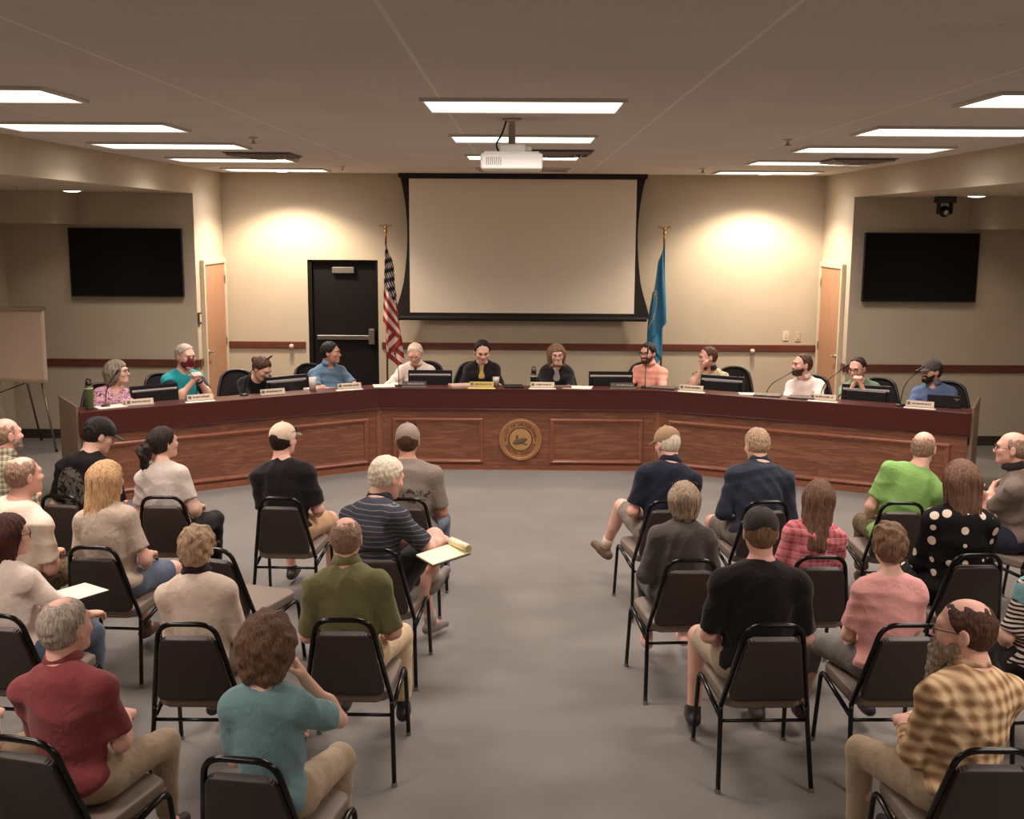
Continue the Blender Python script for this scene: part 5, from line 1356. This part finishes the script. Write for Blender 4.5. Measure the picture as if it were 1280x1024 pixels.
# ================================================================== the audience
def chair(x, yt, label, rz=0.0): return put('stack', stack_chair, x, yt, rz, label, 'stacking chairs of the audience', .95)
def guest(u, v, x, y, label, rz=0.0, ch=None, crz=None, **P):
    y += P.pop('dy', 0)
    P.setdefault('hb', .011); P.setdefault('hs', 1.03); P.setdefault('seed', abs(int(u))+1)
    Q, s, x2, y2 = fit(P, u, v, x, y, rz, .44, P.pop('smin', .80), 1.06)
    o = person('person', label, (x2, y2), rz, s, .44, **Q)
    if ch: chair(x2*.5+x*.5, y2, ch, rz if crz is None else crz)
    return o
def teal_yoke(t, d):
    pr = [R(d['SH'][-1]-d['up']*.005, d['SH'][1]-d['up']*.005, .072, k=.03), R(d['C7'], d['SH'][-1]+d['up']*.014, .055, .056, k=.05), R(d['C7'], d['SH'][1]+d['up']*.014, .055, .056, k=.05)]
    for q in (-1, 1): S, el = d['arms'][q][:2]; pr.append(R(S-d['up']*.01, S+(el-S)*.3, .067, .070, k=.03, cut=True))
    pr.append(R(d['C7']+d['up']*.02, d['C7']+d['up']*.2, .07, k=.01, sub=True))
    V_, Q_ = sdf_mesh(pr, .009); nmesh('shoulder_yoke', V_, Q_, F('teal_yoke', 116, 164, 168), t)
RW1, RW2, RW3, RW4 = 7.17, 6.05, 4.98, 3.80
CAPB = F('black_cap', 28, 24, 23); CAPW = F('cream_mesh_cap', 226, 204, 178); CAPG = F('taupe_cap', 150, 134, 120); CAPT = F('tan_cap', 158, 130, 98); CAPD = F('charcoal_cap', 58, 52, 50)
# front row, left block
guest(4, 523, -3.45, RW1, 'bald bearded person in a green check shirt at the left edge', -.25, 'chair under the check-shirted person at the left edge', hair='fringe', hairmat=HAIR['fade'], beard='short', beardmat=HAIR['grey'], top=CHECK, collar=True, sleeve=.8, skin='pink', yaw=-.45, g=1.1)
guest(120, 521, -2.86, RW1, 'person in a black cap and black tee with a grey back print', -.15, 'chair under the person in the black cap, front row', hair='short', hairmat=HAIR['black'], cap=(CAPB, CAPB, True, False), top=BLACKPRINT, sleeve=.8, yaw=-.75, pitch=.42, lean=.10, bottom=BK, leglen='shorts', arms='thigh', g=1.05)
guest(202, 534, -2.22, RW1, 'person with a dark curly ponytail in a pale grey tee', -.18, 'chair under the ponytailed person in pale grey', crz=.02, fem=1, hair='ponytail', hairmat=HAIR['dark'], top=F('pale_grey_tee', 214, 202, 192), sleeve=.7, yaw=-.55, bottom=BK, arms='thigh', g=1.12, ag=1.2)
guest(352, 528, -1.49, RW1, 'person in a cream mesh cap worn forward and a black tee', -.08, 'chair under the person in the cream mesh cap', crz=-.03, hair='crew', hairmat=HAIR['dark'], cap=(CAPW, F('cap_brim_grey', 120, 108, 96), True, False), top=F('black_tee', 26, 23, 23), sleeve=.85, yaw=-.35, bottom=TAN2, leglen='shorts', armR='thigh', g=1.08, sw=1.08, footR=(.20, .42, .09), sunglasses=(.0, .055), skin='pink')
guest(509, 529, -.72, RW1, 'person in a taupe cap and grey printed tee with sunglasses on the cap', .0, 'chair under the person in the taupe cap', hair='crew', hairmat=HAIR['brown'], cap=(CAPG, CAPG, True, False), top=GREYPRINT, sleeve=.85, bottom=JEAN, arms='thigh', g=1.18, sw=1.15, sunglasses=(.0, .085), skin='tan', footR=(.22, .42, .09))
# front row, right block
guest(836, 533, .86, RW1, 'person in a tan cap and navy polo with white hair', .12, 'chair under the person in the tan cap', hair='crew', hairmat=HAIR['white'], cap=(CAPT, CAPT, True, False), strapmat=F('cap_strap_tan', 196, 166, 130), top=F('navy_polo', 27, 31, 46), collar=True, sleeve=.8, yaw=.35, pitch=.28, lean=.06, bottom=GR, leglen='shorts', g=1.12, sw=1.1, footL=(.30, .60, .26), toeL=(-.45, .8, .35), sock=F('white_sock', 225, 205, 185), shoe=plain('brown_shoe', L(96, 78, 60), .6), skin='pink', armL='thigh')
guest(948, 536, 1.52, RW1, 'person with short grey hair in a dark navy sweater', .05, 'chair under the person in the navy sweater', hair='short', hairmat=HAIR['sandy'], top=F('navy_sweater', 44, 49, 62), collar=True, sleeve=1.8, yaw=.30, pitch=.30, lean=.12, slouch=.06, bottom=GR, leglen='shorts', g=1.18, sw=1.15, skin='pink', arms='thigh', footL=(.24, .40, .09))
guest(1157, 540, 2.36, RW1, 'bald person with glasses in a bright green tee leaning sideways', -.12, 'chair under the person in the bright green tee', crz=-.05, hair='fringe', hairmat=HAIR['fade'], glasses=plain('red_brown_frame', L(90, 40, 34), .4), top=F('bright_green_tee', 134, 178, 98), sleeve=.75, yaw=-.55, pitch=.2, side=.15, sidelim=.30, bottom=CAMO, g=1.15, sw=1.1, skin='pink', armL='thigh', arms='knee', beard='short', beardmat=HAIR['fade'])
guest(1270, 540, 3.28, RW1-.05, 'bald person with glasses in a taupe polo with folded arms', .95, 'chair under the person with folded arms at the right edge', crz=.5, hair='fringe', hairmat=HAIR['fade'], glasses=BLK, top=F('taupe_polo', 120, 106, 96), collar=F('dark_collar', 40, 34, 34), sleeve=.8, yaw=.25, bottom=F('navy_shorts', 38, 40, 56), leglen='shorts', g=1.12, sw=1.05, skin='pink', arms='cross', face=True)
# second row, left block
guest(26, 571, -2.98, RW2, 'balding person in a cream tee near the left edge', -.25, 'chair under the person in the cream tee near the left edge', hair='crownbig', hairmat=HAIR['fade'], top=F('cream_tee', 246, 226, 204), sleeve=.8, yaw=-.45, bottom=CAMO, leglen='shorts', g=1.2, sw=1.12, fat=.6, skin='pink', arms='thigh', belly=.6)
guest(131, 577, -2.24, RW2, 'person with long blonde hair in a beige tee', -.15, 'chair under the long-haired blonde in beige', crz=-.05, fem=1, hair='long', hairmat=HAIR['blonde'], top=F('beige_tee', 190, 172, 154), sleeve=.75, yaw=-.3, bottom=JEAN, leglen='shorts', g=1.15, skin='pink', arms='thigh', shoe=plain('brown_sandal', L(92, 66, 54), .6), footL=(.03, .42, .09), footR=(.16, .35, .09))
chair(-1.54, RW2-.02, 'empty chair between the blonde and the white-haired note taker', -.32)
def pad_extra(t, d): pass
guest(480, 571, -.72, RW2, 'white-haired person in a striped charcoal polo holding a legal pad', -.62, 'chair under the white-haired person with the legal pad', crz=-.05, hair='short', hairmat=HAIR['white'], top=STRIPE, collar=F('charcoal_collar', 52, 54, 62), sleeve=.85, yaw=-.15, pitch=.35, lean=.12, slouch=.06, bottom=F('black_shorts', 26, 24, 28), leglen='shorts', g=1.2, sw=1.12, skin='pink', shoe=SNK, sole=True, sock=F('grey_sock', 196, 180, 166), hs=1.12, footL=(.10, .62, .09), footR=(-.02, .56, .42), legmirror=True, kneepole=(.3, .5, 1), toeR=(.1, .7, .6), armR=((.18, .40, .74), (.9, -.6, -.6), (-.4, 1, .2), (-.6, .2, -1), .5), armL=((-.10, .38, .72), (.9, -.5, -.6), (-.5, 1, 0), (-.2, 0, -1), .5), watch=None)
# second row, right block
guest(856, 603, .85, RW2, 'person with grey-blonde hair and a headband of sunglasses in a charcoal top', .03, 'chair under the grey-blonde person in charcoal', crz=.08, fem=1, hair='bob', hairmat=HAIR['ash'], top=F('charcoal_top', 84, 78, 74), sleeve=1.3, bottom=F('dark_grey_trousers', 62, 58, 58), yaw=.0, g=1.12, sw=1.12, arms='thigh', sunglasses=(-.06, .10), shoe=plain('pink_trainer', L(214, 168, 158), .6), sole=True, footL=(.14, .42, .09))
guest(1026, 601, 1.55, RW2, 'person with long brown hair in a pink plaid shirt', -.10, 'chair under the person in pink plaid', crz=.03, fem=1, hair='longer', hairmat=HAIR['caramel'], top=PINKPL, sleeve=.8, yaw=-.3, bottom=BK, arms='lap')
guest(1203, 576, 2.40, RW2, 'person with shoulder-length brown hair in a black polka-dot dress', -.05, 'chair under the person in polka dots', crz=.03, fem=1, hair='long', hairmat=HAIR['caramel'], top=DOTS, sleeve=1.2, yaw=.2, bottom=DOTS, leglen='knee', g=1.2, sw=1.08, arms='lap')
guest(1322, 655, 2.33, RW3, 'person in a teal and striped shirt cut off by the right edge', .15, 'chair under the person in the teal and striped shirt', fem=1, hair='short', hairmat=HAIR['grey'], top=ZEBRA, sleeve=.9, yaw=.3, bottom=BK, arms='thigh', g=1.15,
      extra=lambda t, d: teal_yoke(t, d))

# third row
guest(6, 644, -2.20, RW3+.02, 'person with wavy auburn hair and glasses in a white blouse', -.30, 'chair under the person in the white blouse at the left edge', crz=-.1, fem=1, hair='loose', hairmat=HAIR['auburn'], glasses=BLK, top=F('white_blouse', 244, 226, 212), sleeve=1.3, yaw=-.7, bottom=JEAN, armR=((.22, .34, .66), (.9, -.6, -.4), (.1, 1, .1), (0, -.1, -1), .4), armL='lap')
guest(244, 658, -1.42, RW3, 'person with short curly grey-blonde hair in a beige jacket', -.06, 'chair under the person in the beige jacket', crz=.0, fem=1, hair='curly', hairmat=HAIR['sandy'], top=F('beige_jacket', 232, 212, 192), topname='jacket', sleeve=1.7, collar=F('dark_scarf', 40, 32, 32), bottom=F('taupe_trousers', 150, 134, 116), yaw=-.05, pitch=.1, arms='lap', sw=1.15, footR=(.22, .38, .09))
guest(432, 647, -.76, RW3, 'balding person in an olive shirt and cream trousers', .0, 'chair under the person in the olive shirt', crz=.0, hair='crownbig', hairmat=HAIR['fade'], top=F('olive_shirt', 118, 114, 76), collar=True, sleeve=.95, bottom=CREAMP, yaw=-.05, skin='pink', g=1.08, sw=1.08, armR='thigh', armL='thigh', footR=(.24, .36, .09))
guest(953, 634, 1.09, RW3-.02, 'person in a charcoal cap and black tee with shorts', .0, 'chair under the person in the charcoal cap', crz=.04, hair='crew', hairmat=HAIR['light'], cap=(CAPD, CAPD, True, False), strapmat=F('strap_stone', 132, 116, 104), top=F('black_tee_rear', 28, 24, 23), sleeve=.9, bottom=F('stone_shorts', 176, 158, 134), leglen='shorts', g=1.2, sw=1.15, skin='pink', footL=(.24, .40, .09), arms='thigh')
guest(1115, 655, 1.68, RW3, 'person with short light hair in a pink tee', .08, 'chair under the person in the pink tee', crz=.03, fem=1, hair='full', hairmat=HAIR['light'], top=F('pink_tee', 246, 178, 172), sleeve=.78, bottom=F('grey_capri', 112, 110, 104), leglen='capri', g=1.08, yaw=-.05, footL=(.30, .44, .09), arms='lap', shoe=plain('purple_shoe', L(66, 50, 70), .6), sole=True, neckr=.08)
# last row
guest(76, 748, -1.56, RW4, 'person with grey hair in a maroon polo', -.25, 'chair under the person in the maroon polo', hair='crown', hairmat=HAIR['silver'], top=F('maroon_polo', 136, 64, 66), collar=True, sleeve=.8, yaw=-.15, g=1.12, sw=1.15, hs=1.14, skin='pink', hh=.0045)
guest(333, 766, -.84, RW4-.12, 'person with wavy brown hair in a teal tee', -.15, 'chair under the person in the teal tee', fem=1, hair='bobfull', hairmat=HAIR['caramel'], top=F('teal_tee', 118, 152, 156), sleeve=.75, yaw=-.1, neckr=.082, hs=1.14, armR=((.07, .20, 1.0), (.8, .3, -1), (-.3, .1, 1), (-1, -.3, .1), .6), hh=.0045, sw=1.0)
guest(1213, 750, 1.56, RW4, 'balding person with long grey beard in a tan plaid shirt', .35, 'chair under the bearded person in tan plaid', crz=.0, hair='crownbig', hairmat=HAIR['brown'], beard='long', beardmat=HAIR['grey'], glasses=BLK, top=PLAID, collar=True, sleeve=1.8, yaw=.75, pitch=.05, hs=1.14, g=1.2, sw=1.2, skin='pink', hh=.0045)
guest(-72, 760, -2.12, RW4, 'person in a coral tee cut off by the left edge', -.2, 'chair under the person in coral at the left edge', hair='short', hairmat=HAIR['brown'], top=F('coral_tee', 176, 78, 76), sleeve=.8, g=1.1)
# ------------------------------------------------------------------ held things
def held_pad(o):
    bpy.context.view_layer.update()
o = [q for q in bpy.data.objects if q.get('label') == 'white-haired person in a striped charcoal polo holding a legal pad'][0]
a, b = PZ(557, 690, .76), PZ(577, 668, .80)
t = empty('legal_pad', (a.x-.02, a.y-.02, .745), -.95); tag(t, 'yellow legal pad with its pages rolled over, held by the striped-polo wearer', 'notepad')
M = Matrix.Rotation(.12, 4, 'X') @ Matrix.Rotation(.06, 4, 'Y')
bm = NB(); box(bm, -.09, .09, -.11, .13, -.004, .002, .001, M); obj('pad_backing', bm, plain('dark_board', L(46, 38, 30), .6), t)
bm = NB(); box(bm, -.088, .088, -.108, .125, .002, .010, .001, M); obj('pad_pages', bm, plain('yellow_paper', L(250, 238, 196), .7, var=.02), t)
bm = NB()
pts = [M @ Vector((0, .12+.022*math.cos(a_), .027+.024*math.sin(a_))) for a_ in np.linspace(-1.7, 3.6, 16)]
rings = [[bm.verts.new(p+Vector((s, 0, 0))) for s in (-.088, .088)] for p in pts]
for A, B2 in zip(rings, rings[1:]): bm.faces.new((A[0], A[1], B2[1], B2[0]))
o = obj('rolled_pages', bm, plain('yellow_paper', L(250, 238, 196)), t, True); o.modifiers.new('s', 'SOLIDIFY').thickness = .004
p = PZ(93, 742, .66); bm = NB(); box(bm, -.1, .1, -.13, .13, 0, .004, .001)
o = obj('paper_sheet', bm, plain('paper_lap', L(238, 224, 208), .7)); o.location = p; o.rotation_euler = (0, 0, -.6); tag(o, 'white paper on the lap of the person in the white blouse', 'paper')
